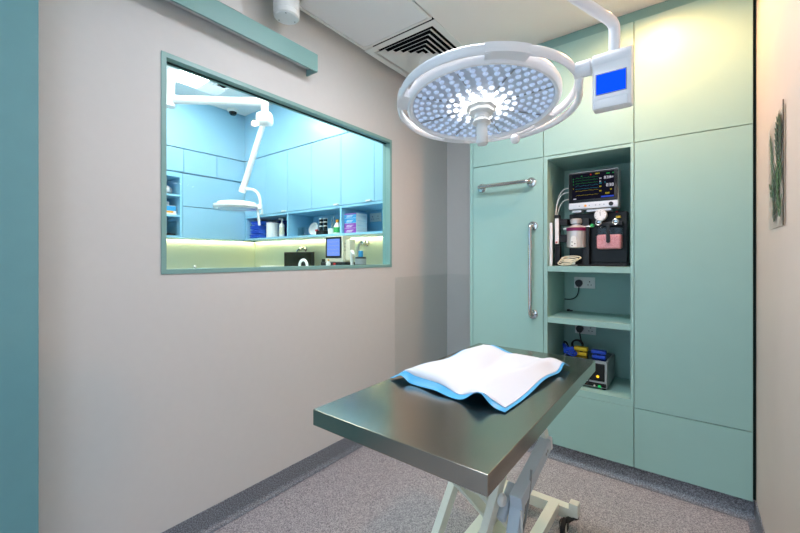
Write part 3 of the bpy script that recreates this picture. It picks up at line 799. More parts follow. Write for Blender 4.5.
def double_socket(name, x, y, z, label, face=(0, -1), plug=True):
    so = thing(name, (x, y, z - .043), label, 'socket')
    MB().box(x - .073, x + .073, y - .009, y - .0005, z - .043, z + .043, .003).build('plate', 'white', so)
    b = MB()
    for cx in (x - .036, x + .036):
        if plug and cx < x: continue
        b.box(cx - .003, cx + .003, y - .0098, y - .0088, z + .004, z + .014)
        for q in (-.011, .011): b.box(cx + q - .004, cx + q + .004, y - .0098, y - .0088, z - .018, z - .013)
    b.build('pin_slot_pattern', 'rubber', so)
    for cx in (x - .012, x + .012):
        MB().box(cx - .004, cx + .004, y - .011, y - .0088, z + .020, z + .033, .001).build('rocker', 'white', so)
    return so
def plug(x, y, z, pts, label):
    p = thing('mains_plug', (x, y, z - .03), label, 'plug')
    MB().poly([(x + .025 * math.cos(R(a)) * (1 if -200 < a < 20 else 1), y - .0115, z + .025 * math.sin(R(a))) for a in range(-30, 211, 15)] + [(x - .012, y - .0115, z - .028), (x + .012, y - .0115, z - .028)], (0, -.024, 0)).build('body', 'black', p)
    MB().tube(pts, .0042, 10).build('cord', 'black', p)
double_socket('double_socket', -.648, YN, 1.198, 'white double wall socket on the back of the niche\'s middle tier')
plug(-.684, YN, 1.196, bez((-.684, YN - .022, 1.170), (-.684, YN - .03, 1.09), (-.71, YN - .02, 1.06), (-.790, YN - .012, 1.065), 16), 'black mains plug in the socket of the niche\'s middle tier')
tag(MB().box(-.762, -.742, 3.08, 3.11, .9785, .993, .004).box(-.742, -.722, 3.088, 3.106, .9785, .988, .003).build('cable_connector', 'black'), 'small black connector lying at the back of the niche\'s middle tier', 'connector')
double_socket('double_socket', -.642, YN, .850, 'white double wall socket on the back of the niche\'s bottom tier')
plug(-.678, YN, .848, bez((-.678, YN - .022, .82), (-.676, YN - .03, .78), (-.66, YN - .02, .74), (-.64, YN - .012, .62), 16), 'black mains plug in the socket of the niche\'s bottom tier')

# electrosurgical unit on the bottom tier
ZD = .517
es = thing('electrosurgical_unit', (-.58, 2.93, ZD), 'grey electrosurgical box with yellow indicator on the niche\'s bottom tier', 'medical device')
MB().box(-.722, -.438, 2.775, 3.085, ZD + .012, .703, .008).build('case', 'grey', es)
MB().box(-.712, -.452, 2.770, 2.776, .575, .690, .004).build('front_panel', 'black_gloss', es)
MB().box(-.716, -.444, 2.771, 2.776, ZD + .02, .562, .004).build('lower_panel', 'black_gloss', es)
MB().box(-.71, -.45, 2.80, 3.06, .7025, .7045).build('top_mat', 'black_gloss', es)
MB().cyl((-.492, 2.770, .605), (-.492, 2.768, .605), .0085, 18).build('indicator', 'amber_led', es)
MB().cyl((-.482, 2.771, .541), (-.482, 2.768, .541), .009, 18).build('indicator', 'green_led', es)
MB().cyl((-.512, 2.771, .541), (-.512, 2.768, .541), .006, 16).build('button', 'silver', es)
MB().box(-.545, -.535, 2.768, 2.770, .60, .612).build('indicator', 'tr_blue', es)
for x in (-.70, -.46):
    for y in (2.80, 3.05): MB().cyl((x, y, ZD + .0005), (x, y, ZD + .013), .012, 16).build('foot', 'rubber', es)
y_ = thing('electrode_handle', (-.615, 2.87, .705), 'yellow plastic clamp resting on the grey electrosurgical box', 'clamp')
MB().box(-.658, -.572, 2.85, 2.90, .738, .765, .006).build('upper_jaw', 'yellow', y_)
MB().box(-.655, -.575, 2.85, 2.90, .7055, .730, .006).build('lower_jaw', 'yellow', y_)
MB().cyl((-.615, 2.875, .729), (-.615, 2.875, .739), .012, 12).build('hinge', 'black', y_)
y_ = thing('electrode_handle', (-.49, 2.87, .705), 'blue plastic clamp resting on the grey electrosurgical box', 'clamp')
MB().box(-.545, -.455, 2.83, 2.88, .738, .762, .007).build('upper_jaw', 'cobalt', y_)
MB().box(-.54, -.458, 2.83, 2.88, .7055, .730, .007).build('lower_jaw', 'cobalt', y_)
MB().cyl((-.50, 2.855, .729), (-.50, 2.855, .739), .012, 12).build('hinge', 'black', y_)
lc = thing('lead_coil', (-.70, 2.82, .705), 'tangled blue electrode leads draped over the grey electrosurgical box', 'cable')
b = MB()
for k in range(5):
    pts = [(-.675 + .040 * math.cos(2 * PI * i / 24 + k) - .004 * k, 2.83 + .032 * math.sin(2 * PI * i / 24 + k * .7), .7185 + .011 * k + .008 * math.sin(4 * PI * i / 24 + k)) for i in range(24)]
    b.tube(pts, .0042, 7, closed=True)
b.build('coil', 'cobalt', lc)
MB().tube(bez((-.70, 2.85, .725), (-.76, 2.88, .80), (-.72, 2.93, .80), (-.71, 2.93, .72), 16), .006, 8).build('tail', 'black', lc)
lc = thing('lead_coil', (-.68, 2.98, .705), 'black coiled lead behind the tangled blue leads in the niche', 'cable')
b = MB()
for k in range(3):
    pts = [(-.665 + .036 * math.cos(2 * PI * i / 24), 2.975 + .012 * k, .749 + .036 * math.sin(2 * PI * i / 24)) for i in range(24)]
    b.tube(pts, .0055, 8, closed=True)
b.build('coil', 'black', lc)
# ------------------------------------------------------------------ neighbour room seen through the window
struct(MB().box(NX, XL - WT, NY0, NY1, -.08, 0).build('floor_neighbour', 'floor'), 'vinyl floor of the blue room', 'floor')
struct(MB().box(NX - .1, XL - WT, NY0 - .1, NY1 + .1, NZ, NZ + .1).build('ceiling_neighbour', 'tile', base=(-3.5, 1, NZ)), 'white ceiling of the blue room', 'ceiling')
struct(MB().box(NX - .1, NX, NY0, NY1 + .1, 0, NZ).build('wall_far', 'blue_cab', smooth=False), 'far wall of the blue room', 'wall')
struct(MB().box(NX, XL - WT - .001, NY1, NY1 + .1, 0, NZ).build('wall_end', 'blue_cab', smooth=False), 'end wall of the blue room', 'wall')
struct(MB().box(NX - .1, XL - WT - .001, NY0 - .1, NY0, 0, NZ).build('wall_near', 'blue_cab', smooth=False), 'near wall of the blue room', 'wall')
FX, FY = -4.327, 2.50          # cabinet front planes
DX, DY = -4.668, 2.841         # splashback planes
ZQ = 2.56                      # top of the cabinet doors
struct(MB().box(NX, FX, NY0, NY1, ZQ + .006, NZ).build('trim_4', 'blue_cab', smooth=False), 'plain blue bulkhead above the far cabinets', 'bulkhead')
struct(MB().box(FX, XL - WT - .001, FY, NY1, ZQ + .006, NZ).build('trim_5', 'blue_cab', smooth=False), 'plain blue bulkhead above the end cabinets', 'bulkhead')
struct(MB().box(NX, DX, NY0, NY1, 0, 1.60).build('trim_6', 'splash', smooth=False), 'pale green splashback of the far counter', 'splashback')
struct(MB().box(DX, XL - WT - .001, DY, NY1, 0, 1.60).build('trim_7', 'splash', smooth=False), 'pale green splashback of the end counter', 'splashback')
ZW = 1.05
wt = MB().box(DX + .001, -4.07, NY0 + .01, DY - .001, ZW - .04, ZW, .003).box(-4.07, XL - WT - .002, 2.24, DY - .001, ZW - .04, ZW, .003)
tag(wt.build('worktop', 'worktop'), 'pale worktop running round the corner of the blue room', 'worktop')
for args, lb in (((DX + .001, -4.10, NY0 + .01, DY - .001), 'blue base cabinet under the far stretch of worktop'), ((-4.095, XL - WT - .002, 2.27, DY - .001), 'blue base cabinet under the end stretch of worktop')):
    bc = thing('base_cabinet', ((args[0] + args[1]) / 2, (args[2] + args[3]) / 2, 0), lb, 'cabinet')
    MB().box(*args, .001, ZW - .041).build('carcass', 'blue_cab', bc)

# cabinets on the end wall
xs = [FX, -3.88, -3.476, -3.067, -2.64, -2.219, XL - WT - .002]
where = ['in the corner of the blue room', 'second from the corner of the blue room', 'third from the corner of the blue room', 'fourth from the corner of the blue room', 'fifth from the corner of the blue room', 'narrowest, against the window wall']
for i in range(6):
    x0, x1 = xs[i] + .001, xs[i + 1] - .001
    c = thing('wall_cabinet', ((x0 + x1) / 2, 2.67, 1.884), 'pale blue wall cabinet above the open shelf, ' + where[i], 'cabinet', 'blue wall cabinets above the open shelf')
    MB().box(x0, x1, FY + .020, DY, 1.884, ZQ).build('carcass', 'blue_shelf', c)
    d_ = MB().box(x0 + .001, x1 - .001, FY, FY + .018, 1.888, ZQ - .004, .001).build('door', 'blue_cab', c)
    if i in (0, 1, 3, 4):
        lx = x1 - .06 if i else -3.965
        b = MB().box(lx - .03, lx + .03, FY - .018, FY - .0005, 1.890, 1.905, .003)
        if i == 0: b.box(lx + .005, lx + .03, FY - .018, FY - .0005, 1.905, 1.95, .003)
        b.build('latch', 'white', d_)
# open shelf under them
osf = thing('open_shelf', (-3.2, 2.67, 1.60), 'long blue open shelf with three bays under the end wall cabinets', 'shelf')
XE = XL - WT - .002
b = MB().box(FX, XE, FY, DY, 1.60, 1.62).box(FX, XE, FY, DY, 1.862, 1.882).box(FX, XE, DY, NY1, 1.601, 1.882)
b.box(FX + .0005, FX + .022, FY, DY, 1.62, 1.862).build('case', 'blue_shelf', osf)
for x in (-3.474, -2.647): MB().box(x - .011, x + .011, FY + .001, DY, 1.62, 1.862).build('divider', 'blue_shelf', osf)
# cabinets on the far wall
ys = [.72, 1.08, 1.44, 1.797, 2.155, FY]
wh2 = ['farthest from the corner of the blue room', 'next to the farthest of its row from the corner', 'third from the corner of the blue room', 'second from the corner of the blue room', 'in the corner of the blue room']
for i in range(5):
    c = thing('top_cabinet', (-4.5, (ys[i] + ys[i + 1]) / 2, 2.30), 'small blue top-row cabinet, ' + wh2[i], 'cabinet', 'small blue top-row cabinets')
    MB().box(NX, FX - .020, ys[i] + .001, ys[i + 1] - .001, 2.305, ZQ).build('carcass', 'blue_shelf', c)
    MB().box(FX - .018, FX, ys[i] + .002, ys[i + 1] - .002, 2.309, ZQ - .004, .001).build('door', 'blue_cab', c)
for z0, z1, lb in ((1.945, 2.295, 'wide pale blue flap cabinet on the far wall, upper of two behind the small lamp'), (1.60, 1.941, 'wide pale blue flap cabinet on the far wall, just above the green splashback')):
    c = thing('flap_cabinet', (-4.5, 2.14, z0), lb, 'cabinet')
    MB().box(NX, FX - .020, 1.785, NY1 - .361, z0 + .001, z1).build('carcass', 'blue_shelf', c)
    MB().box(FX - .018, FX, 1.787, FY - .002, z0 + .001, z1 - .002, .001).build('door', 'blue_cab', c)
nu = thing('niche_shelf', (-4.5, 1.4, 1.60), 'blue open niche shelf with boxes beside the flap cabinets', 'shelf')
b = MB().box(NX, FX, 1.758, 1.783, 1.60, 2.295).box(NX, FX, .72, .745, 1.60, 2.295).box(NX, FX, .745, 1.758, 1.60, 1.622).box(NX, FX, .745, 1.758, 2.245, 2.295)
b.box(DX - .02, DX, .745, 1.758, 1.622, 2.245).build('case', 'blue_shelf', nu)
for z in (2.040, 1.822): MB().box(DX, FX - .002, .7455, 1.7575, z, z + .02).build('shelf', 'blue_shelf', nu)
struct(MB().box(NX, FX, NY0, .718, 1.60, ZQ).build('trim_8', 'blue_cab', smooth=False), 'plain blue end panel of the far cabinets', 'panel')
# LED strips under the cabinets
ls = thing('shelf_light_strip', (-3.2, DY - .02, 1.59), 'warm LED strip under the end wall shelf of the blue room', 'light strip')
MB().box(FX - .3, XE, DY - .030, DY - .006, 1.590, 1.5995).build('profile', 'silver', ls)
MB().box(FX - .3, XE, DY - .028, DY - .008, 1.587, 1.590).build('diffuser', 'strip', ls)
ls = thing('shelf_light_strip', (DX + .02, 1.2, 1.59), 'warm LED strip under the far wall cabinets of the blue room', 'light strip')
MB().box(DX + .006, DX + .030, NY0 + .02, DY - .04, 1.590, 1.5995).build('profile', 'silver', ls)
MB().box(DX + .008, DX + .028, NY0 + .02, DY - .04, 1.587, 1.590).build('diffuser', 'strip', ls)
# ceiling fittings of the blue room
for i, (x, y) in enumerate(((-3.80, 1.60), (-3.0, .4), (-2.75, 1.75))):
    p = thing('ceiling_light_panel', (x, y, NZ), ('bright square ceiling light in the blue room beside the lamp post', 'square ceiling light in the blue room near its entrance', 'square ceiling light in the blue room above the window')[i], 'ceiling light')
    h = .17 if i == 0 else .30
    MB().box(x - h - .015, x + h + .015, y - h - .015, y + h + .015, NZ - .010, NZ - .0005).build('frame', 'white', p)
    MB().box(x - h, x + h, y - h, y + h, NZ - .013, NZ - .0105).build('diffuser', 'panel_cool', p)
vn = thing('ceiling_vent', (-3.66, 1.98, NZ), 'small white slotted ceiling vent in the blue room', 'vent')
MB().box(-3.80, -3.52, 1.84, 2.12, NZ - .008, NZ - .0005).build('frame', 'white', vn)
for k in range(3): MB().box(-3.77 + .09 * k, -3.71 + .09 * k, 1.87, 1.95, NZ - .0095, NZ - .0082).build('slot', 'dark', vn)
cc = thing('dome_camera', (-4.24, 2.30, NZ), 'white dome security camera on the ceiling corner of the blue room', 'camera')
MB().lathe([(0, 0), (.062, 0), (.062, -.022), (.05, -.034), (0, -.034)], (-4.24, 2.30, NZ - .0005)).build('base', 'white', cc)
MB().lathe([(.043, 0), (.040, -.018), (.028, -.034), (0, -.042)], (-4.24, 2.30, NZ - .034)).build('dome', 'black_gloss', cc)

# small lamp of the blue room
ol = thing('operating_lamp', (-3.70, 1.41, NZ), 'white jointed operating lamp hanging in the blue room behind the window', 'lamp')
MB().lathe([(0, 0), (.10, 0), (.10, -.02), (.075, -.05), (.048, -.07), (.046, -.36), (0, -.36)], (-3.70, 1.41, NZ - .0005)).build('ceiling_post', 'white_metal', ol)
J1 = Vector((-3.07, 1.965, 2.80))
MB().cyl((-3.70, 1.41, 2.735), (-3.70, 1.41, 2.86), .052, 28, bev=.006).build('pivot_collar', 'white_metal', ol)
MB().cyl((-3.70, 1.41, 2.80), J1, .036, 24, bev=.006).build('boom', 'white_metal', ol)
MB().cyl(J1 + Vector((0, 0, .03)), J1 + Vector((0, 0, -.10)), .032, 24, bev=.004).build('drop_link', 'white_metal', ol)
K = J1 + Vector((0, 0, -.155)); ax = Vector((.79, .61, .0))
MB().cyl(K - ax * .062, K + ax * .062, .062, 32, bev=.010).build('knuckle', 'white_metal', ol)
E = Vector((-3.335, 1.905, 2.03))
MB().cyl(K + (E - K) * .06, E, .024, 20, r2=.027).build('spring_arm', 'white_metal', ol)
MB().cyl(E + (K - E).normalized() * .03, E - (K - E).normalized() * .03, .033, 24, bev=.005).build('arm_collar', 'white_metal', ol)
HC = Vector((-3.40, 1.884, 1.862))
RS = HC + RV * .215
MB().tube(bez(E, E + RV * .13 + Vector((0, 0, .02)), RS + Vector((0, 0, .13)) + RV * .01, RS + RV * .005, 16), .013, 12).build('yoke', 'white_metal', ol)
MB().lathe([(0, .052), (.13, .052), (.168, .045), (.176, .030), (.178, .026), (.205, .022), (.208, 0), (.198, -.012), (.17, -.014), (0, -.014)], HC, n=56).build('head', 'white_metal', ol)
MB().lathe([(.177, .024), (.179, .024), (.179, .031), (.177, .031)], HC, n=56).build('seam_ring', 'grey', ol)
MB().lathe([(0, -.016), (.165, -.016), (.165, -.0145), (0, -.0145)], HC, n=48).build('lens_plate', 'lens_plate', ol)
MB().cyl(RS + Vector((0, 0, -.02)), RS + Vector((0, 0, .03)), .022, 20, bev=.003).build('yoke_joint', 'white_metal', ol)
MB().cyl(RS - RV * .02 + Vector((0, 0, -.015)), RS - RV * .005 + Vector((0, 0, -.17)), .012, 16, bev=.003).build('handle', 'white_metal', ol)

# ---- contents of the open shelf (z 1.62)
Z2 = 1.6203
def towel(x, y, z, w, d, h, mat, label, grp):
    o = thing('folded_towel', (x, y, z), label, 'towel', grp)
    b = MB()
    for k in range(2):
        pts = [(x - w / 2 + w * i / 8, y + .004 * math.sin(i + k), z + .003 + h * (.26 + .44 * k) + .002 * math.sin(2.1 * i)) for i in range(9)]
        b.tube(pts, d / 2, 14, rx=h * .26)
    b.build('cloth', mat, o)
wt_ = ['lowest of the stack', 'second from the bottom of the stack', 'third from the bottom of the stack', 'topmost of the stack']
for k in range(4):
    towel(-4.185 + .012 * (k % 2), 2.60, Z2 + .0005 + .053 * k, .205 - .01 * k, .14, .051, 'blue_cloth', 'bright blue folded towel in the corner bay, ' + wt_[k], 'blue towels in the corner bay')
for k in range(4):
    for q in range(2):
        towel(-4.04 + .30 * q, 2.76, Z2 + .0005 + .053 * k, .27, .13, .051, 'navy_cloth', 'navy folded towel, %s of the rear stack %s' % (['lowest', 'second from bottom', 'second from top', 'topmost'][k], ['behind the bright blue towels', 'behind the pump bottle'][q]), 'navy towels in the corner bay')
o = thing('paper_roll', (-3.893, 2.60, Z2), 'white paper towel roll standing in the corner bay of the open shelf', 'paper roll')
MB().lathe([(.02, 0), (.072, 0), (.073, .003), (.073, .172), (.072, .175), (.02, .175), (.02, 0)], (-3.893, 2.60, Z2 + .0003)).build('roll', 'paper', o)
o = thing('pump_bottle', (-3.675, 2.57, Z2), 'white pump bottle standing beside the paper roll on the open shelf', 'bottle')
MB().lathe([(0, 0), (.027, 0), (.029, .004), (.029, .13), (.022, .148), (.012, .155), (.012, .165), (0, .165)], (-3.675, 2.57, Z2 + .0003)).build('body', 'white', o)
MB().lathe([(.0293, .03), (.0296, .03), (.0296, .11), (.0293, .11)], (-3.675, 2.57, Z2)).build('label_band', 'cream_case', o)
MB().cyl((-3.675, 2.57, Z2 + .165), (-3.675, 2.57, Z2 + .20), .007).box(-3.69, -3.66, 2.535, 2.58, Z2 + .198, Z2 + .210, .003).build('pump', 'white', o)
for k, (x, y, lb) in enumerate(((-3.42, 2.64, 'clear plastic jar beside the bay divider near the round white dish'), (-3.33, 2.62, 'clear plastic jar touching the round white dish'))):
    o = thing('clear_jar', (x, y, Z2), lb, 'jar', 'clear jars in the middle bay')
    MB().lathe([(0, 0), (.034, 0), (.036, .004), (.036, .085), (.033, .088), (.033, .004), (0, .004)], (x, y, Z2 + .0003)).build('body', 'clear', o)
    MB().lathe([(0, .089), (.038, .089), (.038, .1), (0, .1)], (x, y, Z2)).build('lid', 'clear', o)
o = thing('round_dish', (-3.19, 2.64, Z2), 'round white dish leaning upright in the middle bay', 'dish')
MB().lathe([(0, 0), (.05, .003), (.066, .02), (.069, .036), (.066, .036), (.06, .02), (.045, .009), (0, .006)], (-3.19, 2.655, Z2 + .070), (0.1, -1, .25)).build('bowl', 'white', o)
MB().lathe([(.045, 0), (.049, 0), (.049, .003), (.045, .003)], (-3.189, 2.640, Z2 + .074), (0.1, -1, .25)).build('rim_line', 'grey_blue', o)
tag(MB().box(-3.115, -3.085, 2.575, 2.60, Z2 + .0003, Z2 + .04, .004).build('small_red_bottle', 'white'), 'tiny bottle with red cap beside the clipper charger', 'bottle')
rb = bpy.data.objects['small_red_bottle']; rb.name = 'small_bottle'
b = MB().box(-3.112, -3.080, 2.577, 2.598, Z2 + .041, Z2 + .062, .003); q_ = b.build('cap', 'red', None, base=tuple(rb.location)); q_.parent = rb; q_.location = (0, 0, 0)
o = thing('clipper_charger', (-3.0, 2.58, Z2), 'black charger holding two upright black and white clippers', 'charger')
MB().box(-3.065, -2.945, 2.55, 2.63, Z2 + .0003, Z2 + .045, .006).build('dock', 'black', o)
for x in (-3.03, -2.965):
    c_ = MB().box(x - .016, x + .016, 2.575, 2.605, Z2 + .045, Z2 + .175, .006).build('clipper', 'black', o)
    for z in (.085, .125, .16): MB().box(x - .0165, x + .0165, 2.574, 2.606, Z2 + z, Z2 + z + .014, .003).build('white_ring', 'white', c_)
o = thing('instrument_holder', (-2.87, 2.59, Z2), 'pale holder of leaning steel instruments beside the green bottle', 'instrument holder')
MB().lathe([(0, 0), (.034, 0), (.038, .06), (.035, .06), (.031, .004), (0, .004)], (-2.87, 2.59, Z2 + .0003)).build('cup', 'white', o)
for k, (dx, dz, dy) in enumerate(((.05, .17, 0), (.035, .19, .01), (.015, .16, -.01), (.06, .15, .012))):
    MB().cyl((-2.885 + .006 * k, 2.59, Z2 + .006), (-2.885 + dx + .006 * k, 2.59 + dy, Z2 + dz), .0055, 10, bev=.002).build('instrument', 'chrome', o)
o = thing('spray_bottle', (-2.775, 2.58, Z2), 'green and white bottle with orange cap beside the purple boxes', 'bottle')
MB().lathe([(0, 0), (.036, 0), (.038, .005), (.038, .07), (.02, .11), (.013, .115), (0, .115)], (-2.775, 2.58, Z2 + .0003)).build('body', 'white', o)
MB().lathe([(.0383, .015), (.0388, .015), (.0388, .068), (.0383, .068)], (-2.775, 2.58, Z2)).build('label_band', 'green', o)
MB().lathe([(0, .115), (.015, .115), (.015, .145), (0, .147)], (-2.775, 2.58, Z2)).build('cap', 'orange', o)
for k, (mt, lb) in enumerate((('purple', 'purple-fronted flat box at the bottom of the box stack on the open shelf'), ('purple', 'purple-fronted flat box second from the bottom of the box stack'), ('cyan_print', 'blue-fronted flat box under the topmost of the box stack'), ('cyan_print', 'blue-fronted flat box with purple top band, topmost of the box stack'))):
    z = Z2 + .0003 + .0465 * k
    o = thing('glove_box', (-2.55, 2.60, z), lb, 'box', 'stacked boxes in the bay by the window')
    MB().box(-2.628, -2.470, 2.532, 2.680, z, z + .0458, .0015).build('carton', 'paper', o)
    MB().box(-2.627, -2.471, 2.5305, 2.532, z + .001, z + .0448).build('front_print', mt, o)
    if k == 3: MB().box(-2.627, -2.471, 2.5298, 2.5305, z + .034, z + .0448).build('print_band', 'purple', o)
    b = MB()
    for j in range(3): b.box(-2.60 + .004 * j, -2.53 + .012 * j, 2.5295, 2.5305, z + .009 + .008 * j, z + .012 + .008 * j)
    b.build('print_line', 'paper', o)
    MB().box(-2.4702, -2.4695, 2.55, 2.665, z + .018, z + .024).build('print_line', 'grey_blue', o)
double_socket('double_socket', -2.50, DY, 1.79, 'white double wall socket at the back of the shelf bay beside the purple boxes', plug=False)

# ---- contents of the niche shelf on the far wall
def carton(x, y, z, label, w=.12, h=.085):
    o = thing('medicine_box', (x, y, z), label, 'box', 'small cartons in the niche shelf')
    MB().box(x - .06, x + .04, y - w / 2, y + w / 2, z, z + h, .002).build('carton', 'paper', o)
    MB().box(x + .04, x + .0412, y - w / 2 + .003, y + w / 2 - .003, z + .045, z + h - .004).build('blue_print', 'cyan_print', o)
    MB().box(x + .04, x + .0412, y - w / 2 + .003, y + w / 2 - .03, z + .022, z + .043).build('orange_print', 'orange', o)
carton(-4.42, 1.68, 1.8423, 'white and orange carton at the end of the niche shelf\'s middle tier', .13, .10)
carton(-4.42, 1.545, 1.8423, 'white and orange carton under another on the niche shelf\'s middle tier', .12, .08)
carton(-4.42, 1.545, 1.9227, 'white and orange carton on top of another on the niche shelf', .12, .075)
carton(-4.50, 1.66, 1.9427, 'carton lying on the end carton of the niche shelf\'s middle tier', .09, .05)
o = thing('clear_bag', (-4.45, 1.62, 2.0603), 'crumpled clear bag of grey supplies on the niche shelf\'s top tier', 'bag')
b = MB()
for k in range(6): b.sphere((-4.45 + .03 * math.sin(k * 2.2), 1.55 + .03 * k, 2.0603 + .050), .05, 1, .8, .98, 14)
b.build('contents', 'silver', o)
MB().box(-4.52, -4.38, 1.50, 1.74, 2.0605, 2.0665, .002).build('tray', 'black', o)
o = thing('storage_tub', (-4.45, 1.62, 1.6223), 'dark clear storage tub on the niche shelf\'s bottom tier', 'tub')
b = MB().box(-4.56, -4.36, 1.46, 1.74, 1.6225, 1.6285)
for q in ((-4.56, -4.554, 1.46, 1.74), (-4.366, -4.36, 1.46, 1.74), (-4.56, -4.36, 1.46, 1.466), (-4.56, -4.36, 1.734, 1.74)): b.box(*q, 1.6285, 1.775)
b.build('body', 'clear', o)
MB().box(-4.55, -4.37, 1.47, 1.73, 1.629, 1.645).build('contents', 'black', o)

# ---- on the worktop
o = thing('computer_monitor', (-3.42, 2.66, ZW), 'wide black computer monitor standing on the worktop of the blue room', 'monitor')
MB().box(-3.735, -3.235, 2.64, 2.675, 1.15, 1.452, .005).build('case', 'black', o)
MB().box(-3.723, -3.247, 2.6385, 2.6402, 1.165, 1.440).build('screen', 'black_gloss', o)
MB().box(-3.46, -3.38, 2.675, 2.70, ZW + .012, 1.3, .004).box(-3.53, -3.31, 2.60, 2.76, ZW + .0003, ZW + .012, .004).build('stand', 'black', o)
o = thing('webcam_stalk', (-3.07, 2.66, ZW), 'thin black stalk standing beside the wide black monitor', 'stand')
MB().cyl((-3.07, 2.66, ZW + .0003), (-3.07, 2.66, ZW + .012), .04).cyl((-3.07, 2.66, ZW + .012), (-3.07, 2.66, 1.30), .007).build('stem', 'black', o)
MB().box(-3.082, -3.058, 2.64, 2.67, 1.29, 1.375, .005).build('head', 'black', o)
o = thing('faucet', (-3.17, 2.47, ZW), 'white gooseneck faucet in front of the wide black monitor', 'faucet')
fx = -3.165
MB().tube([(fx - .06, 2.47, ZW + .0003), (fx - .06, 2.47, 1.30)] + arc((fx, 2.47, 1.305), .06, 180, 0, 14, 'xz') + [(fx + .06, 2.47, 1.27)], .014, 12).build('spout', 'white_metal', o)
MB().cyl((fx - .06, 2.47, ZW + .0003), (fx - .06, 2.47, ZW + .03), .028).build('base', 'chrome', o)
MB().cyl((fx + .05, 2.47, 1.29), (fx + .078, 2.452, 1.252), .017).build('nozzle', 'chrome', o)
for x, z, lb, dn in ((-3.60, 1.49, 'chrome tap on the green splashback above the wide black monitor', 0), (-2.62, 1.535, 'chrome tap with drop pipe on the green splashback beside the black canister', .40)):
    o = thing('wall_tap', (x, DY, z), lb, 'tap')
    MB().lathe([(0, 0), (.035, 0), (.035, .008), (.018, .014), (.018, .06), (.026, .062), (.026, .075), (0, .077)], (x, DY - .0005, z), (0, -1, 0), 24).build('valve', 'chrome', o)
    MB().cyl((x + .02, DY - .06, z), (x + .055, DY - .06, z + .022), .009).build('lever', 'chrome', o)
    if dn: MB().tube(bez((x, DY - .05, z), (x - .05, DY - .10, z + .01), (x - .055, DY - .08, z - .1), (x - .055, DY - .08, z - dn), 14), .012, 10).build('drop_pipe', 'silver', o)
    else: MB().tube(bez((x, DY - .05, z), (x - .03, DY - .09, z), (x - .04, DY - .09, z - .02), (x - .045, DY - .09, z - .05), 10), .011, 10).build('spout', 'chrome', o)
o = thing('patient_monitor', (-2.63, 2.44, ZW), 'boxy cream patient monitor with pale blue screen on a stand', 'monitor')
MB().box(-2.745, -2.508, 2.40, 2.50, 1.348, 1.588, .008).build('case', 'cream_case', o)
MB().box(-2.738, -2.528, 2.394, 2.401, 1.385, 1.580, .005).build('bezel', 'black', o)
MB().box(-2.715, -2.545, 2.392, 2.3945, 1.405, 1.562, .002).build('screen', 'crt_blue', o)
b = MB()
for k in range(4): b.tube([(-2.705 + .15 * i / 20, 2.3912, 1.43 + .034 * k + (.008 * g((i % 7) / 7, .5, .15))) for i in range(21)], .0012, 5)
b.build('waveform', 'tr_white', o)
MB().cyl((-2.70, 2.40, 1.366), (-2.70, 2.393, 1.366), .008).build('button', 'orange', o)
b = MB()
for k in range(3): b.box(-2.5085, -2.506, 2.42, 2.48, 1.45 + .03 * k, 1.465 + .03 * k)
b.build('side_vent', 'grey', o)
MB().box(-2.515, -2.45, 2.43, 2.50, 1.36, 1.555, .008).build('module_bay', 'cream_case', o)
MB().box(-2.78, -2.45, 2.37, 2.52, 1.315, 1.347, .005).build('tray', 'black', o)
MB().cyl((-2.62, 2.45, ZW + .015), (-2.62, 2.45, 1.315), .025).box(-2.75, -2.49, 2.33, 2.57, ZW + .0003, ZW + .015, .004).build('stand', 'silver', o)
MB().cyl((-2.66, 2.372, 1.331), (-2.66, 2.345, 1.331), .022, 20, bev=.004).build('knob', 'white', o)
MB().cyl((-2.58, 2.372, 1.331), (-2.58, 2.352, 1.331), .010, 16).build('knob', 'red', o)
o = thing('canister', (-2.335, 2.45, ZW), 'black canister with blue cap on the worktop beside the window edge', 'canister')
MB().lathe([(0, 0), (.047, 0), (.05, .005), (.05, .335), (.046, .345), (0, .345)], (-2.335, 2.45, ZW + .0003)).build('body', 'black', o)
MB().lathe([(.0503, .28), (.0508, .28), (.0508, .33), (.0503, .33)], (-2.335, 2.45, ZW)).build('label_band', 'grey', o)
MB().lathe([(0, .345), (.022, .345), (.022, .395), (.018, .40), (0, .40)], (-2.335, 2.45, ZW)).build('cap', 'cyan_print', o)
MB().cyl((-2.29, 2.45, ZW + .23), (-2.25, 2.45, ZW + .27), .012).build('side_port', 'black', o)
o = thing('breathing_hose', (-2.44, 2.42, ZW), 'curved white corrugated hose beside the black canister', 'hose')
pth = bez((-2.425, 2.44, ZW + .016), (-2.425, 2.44, 1.42), (-2.42, 2.40, 1.50), (-2.345, 2.375, 1.41), 40)
MB().tube(pth, .0135, 12, radii=[1 + .12 * (i % 2) for i in range(41)]).build('tube', 'white', o)
o = thing('storage_box', (-3.95, 2.62, ZW), 'low cream box on the worktop near the corner of the blue room', 'box')
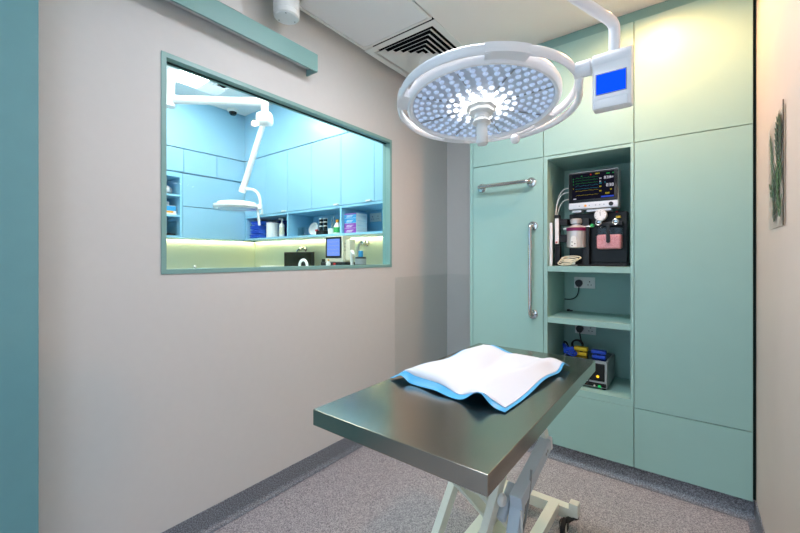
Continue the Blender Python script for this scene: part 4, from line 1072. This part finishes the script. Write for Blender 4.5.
MB().box(-4.06, -3.83, 2.55, 2.72, ZW + .0003, 1.275, .006).build('body', 'cream_case', o)
MB().box(-4.065, -3.825, 2.545, 2.725, 1.275, 1.293, .004).build('lid', 'white', o)
o = thing('soap_dispenser', (-4.45, 1.966, ZW), 'small steel dispenser on the far worktop under the green splashback', 'dispenser')
MB().lathe([(0, 0), (.03, 0), (.03, .2), (.012, .215), (.012, .235), (.02, .238), (.016, .25), (0, .252)], (-4.45, 1.966, ZW + .0003)).build('body', 'silver', o)
MB().cyl((-4.45, 1.966, ZW + .225), (-4.40, 1.95, ZW + .222), .006).build('nozzle', 'chrome', o)

# ------------------------------------------------------------------ world, camera, colour management
wd = bpy.data.worlds.new('world'); SC.world = wd; wd.use_nodes = True
bg = wd.node_tree.nodes.get('Background') or wd.node_tree.nodes.new('ShaderNodeBackground')
bg.inputs[0].default_value = (.52, .74, 1, 1); bg.inputs[1].default_value = 1.5  # bluish sky tuned as fill light through the added opening
pl = bpy.data.lights.new('opening_fill_portal', 'AREA'); pl.shape = 'RECTANGLE'; pl.size = 1.54; pl.size_y = 2.42  # portal for the added opening behind the camera
pl.cycles.is_portal = True
po = bpy.data.objects.new('opening_fill_portal', pl); COL.objects.link(po); po.location = (-.85, YF - .12, 1.21); po.rotation_euler = (R(90), 0, 0)
cam = bpy.data.cameras.new('camera'); cam.lens = 36 * 378 / 800; cam.sensor_width = 36; cam.sensor_fit = 'HORIZONTAL'
cam.shift_y = -9 / 800; cam.clip_start = .02
co = bpy.data.objects.new('camera', cam); COL.objects.link(co)
co.location = (0, 0, 1.39); co.rotation_euler = (R(90), 0, math.atan2(292, 378))
SC.camera = co
SC.view_settings.view_transform = 'Standard'; SC.view_settings.look = 'None'
SC.view_settings.gamma = 1; SC.view_settings.use_curve_mapping = False
SC.view_settings.exposure = 0.7
SC.cycles.use_denoising = True
SC.cycles.max_bounces = 10; SC.cycles.diffuse_bounces = 5; SC.cycles.transparent_max_bounces = 12
SC.cycles.sample_clamp_indirect = 6
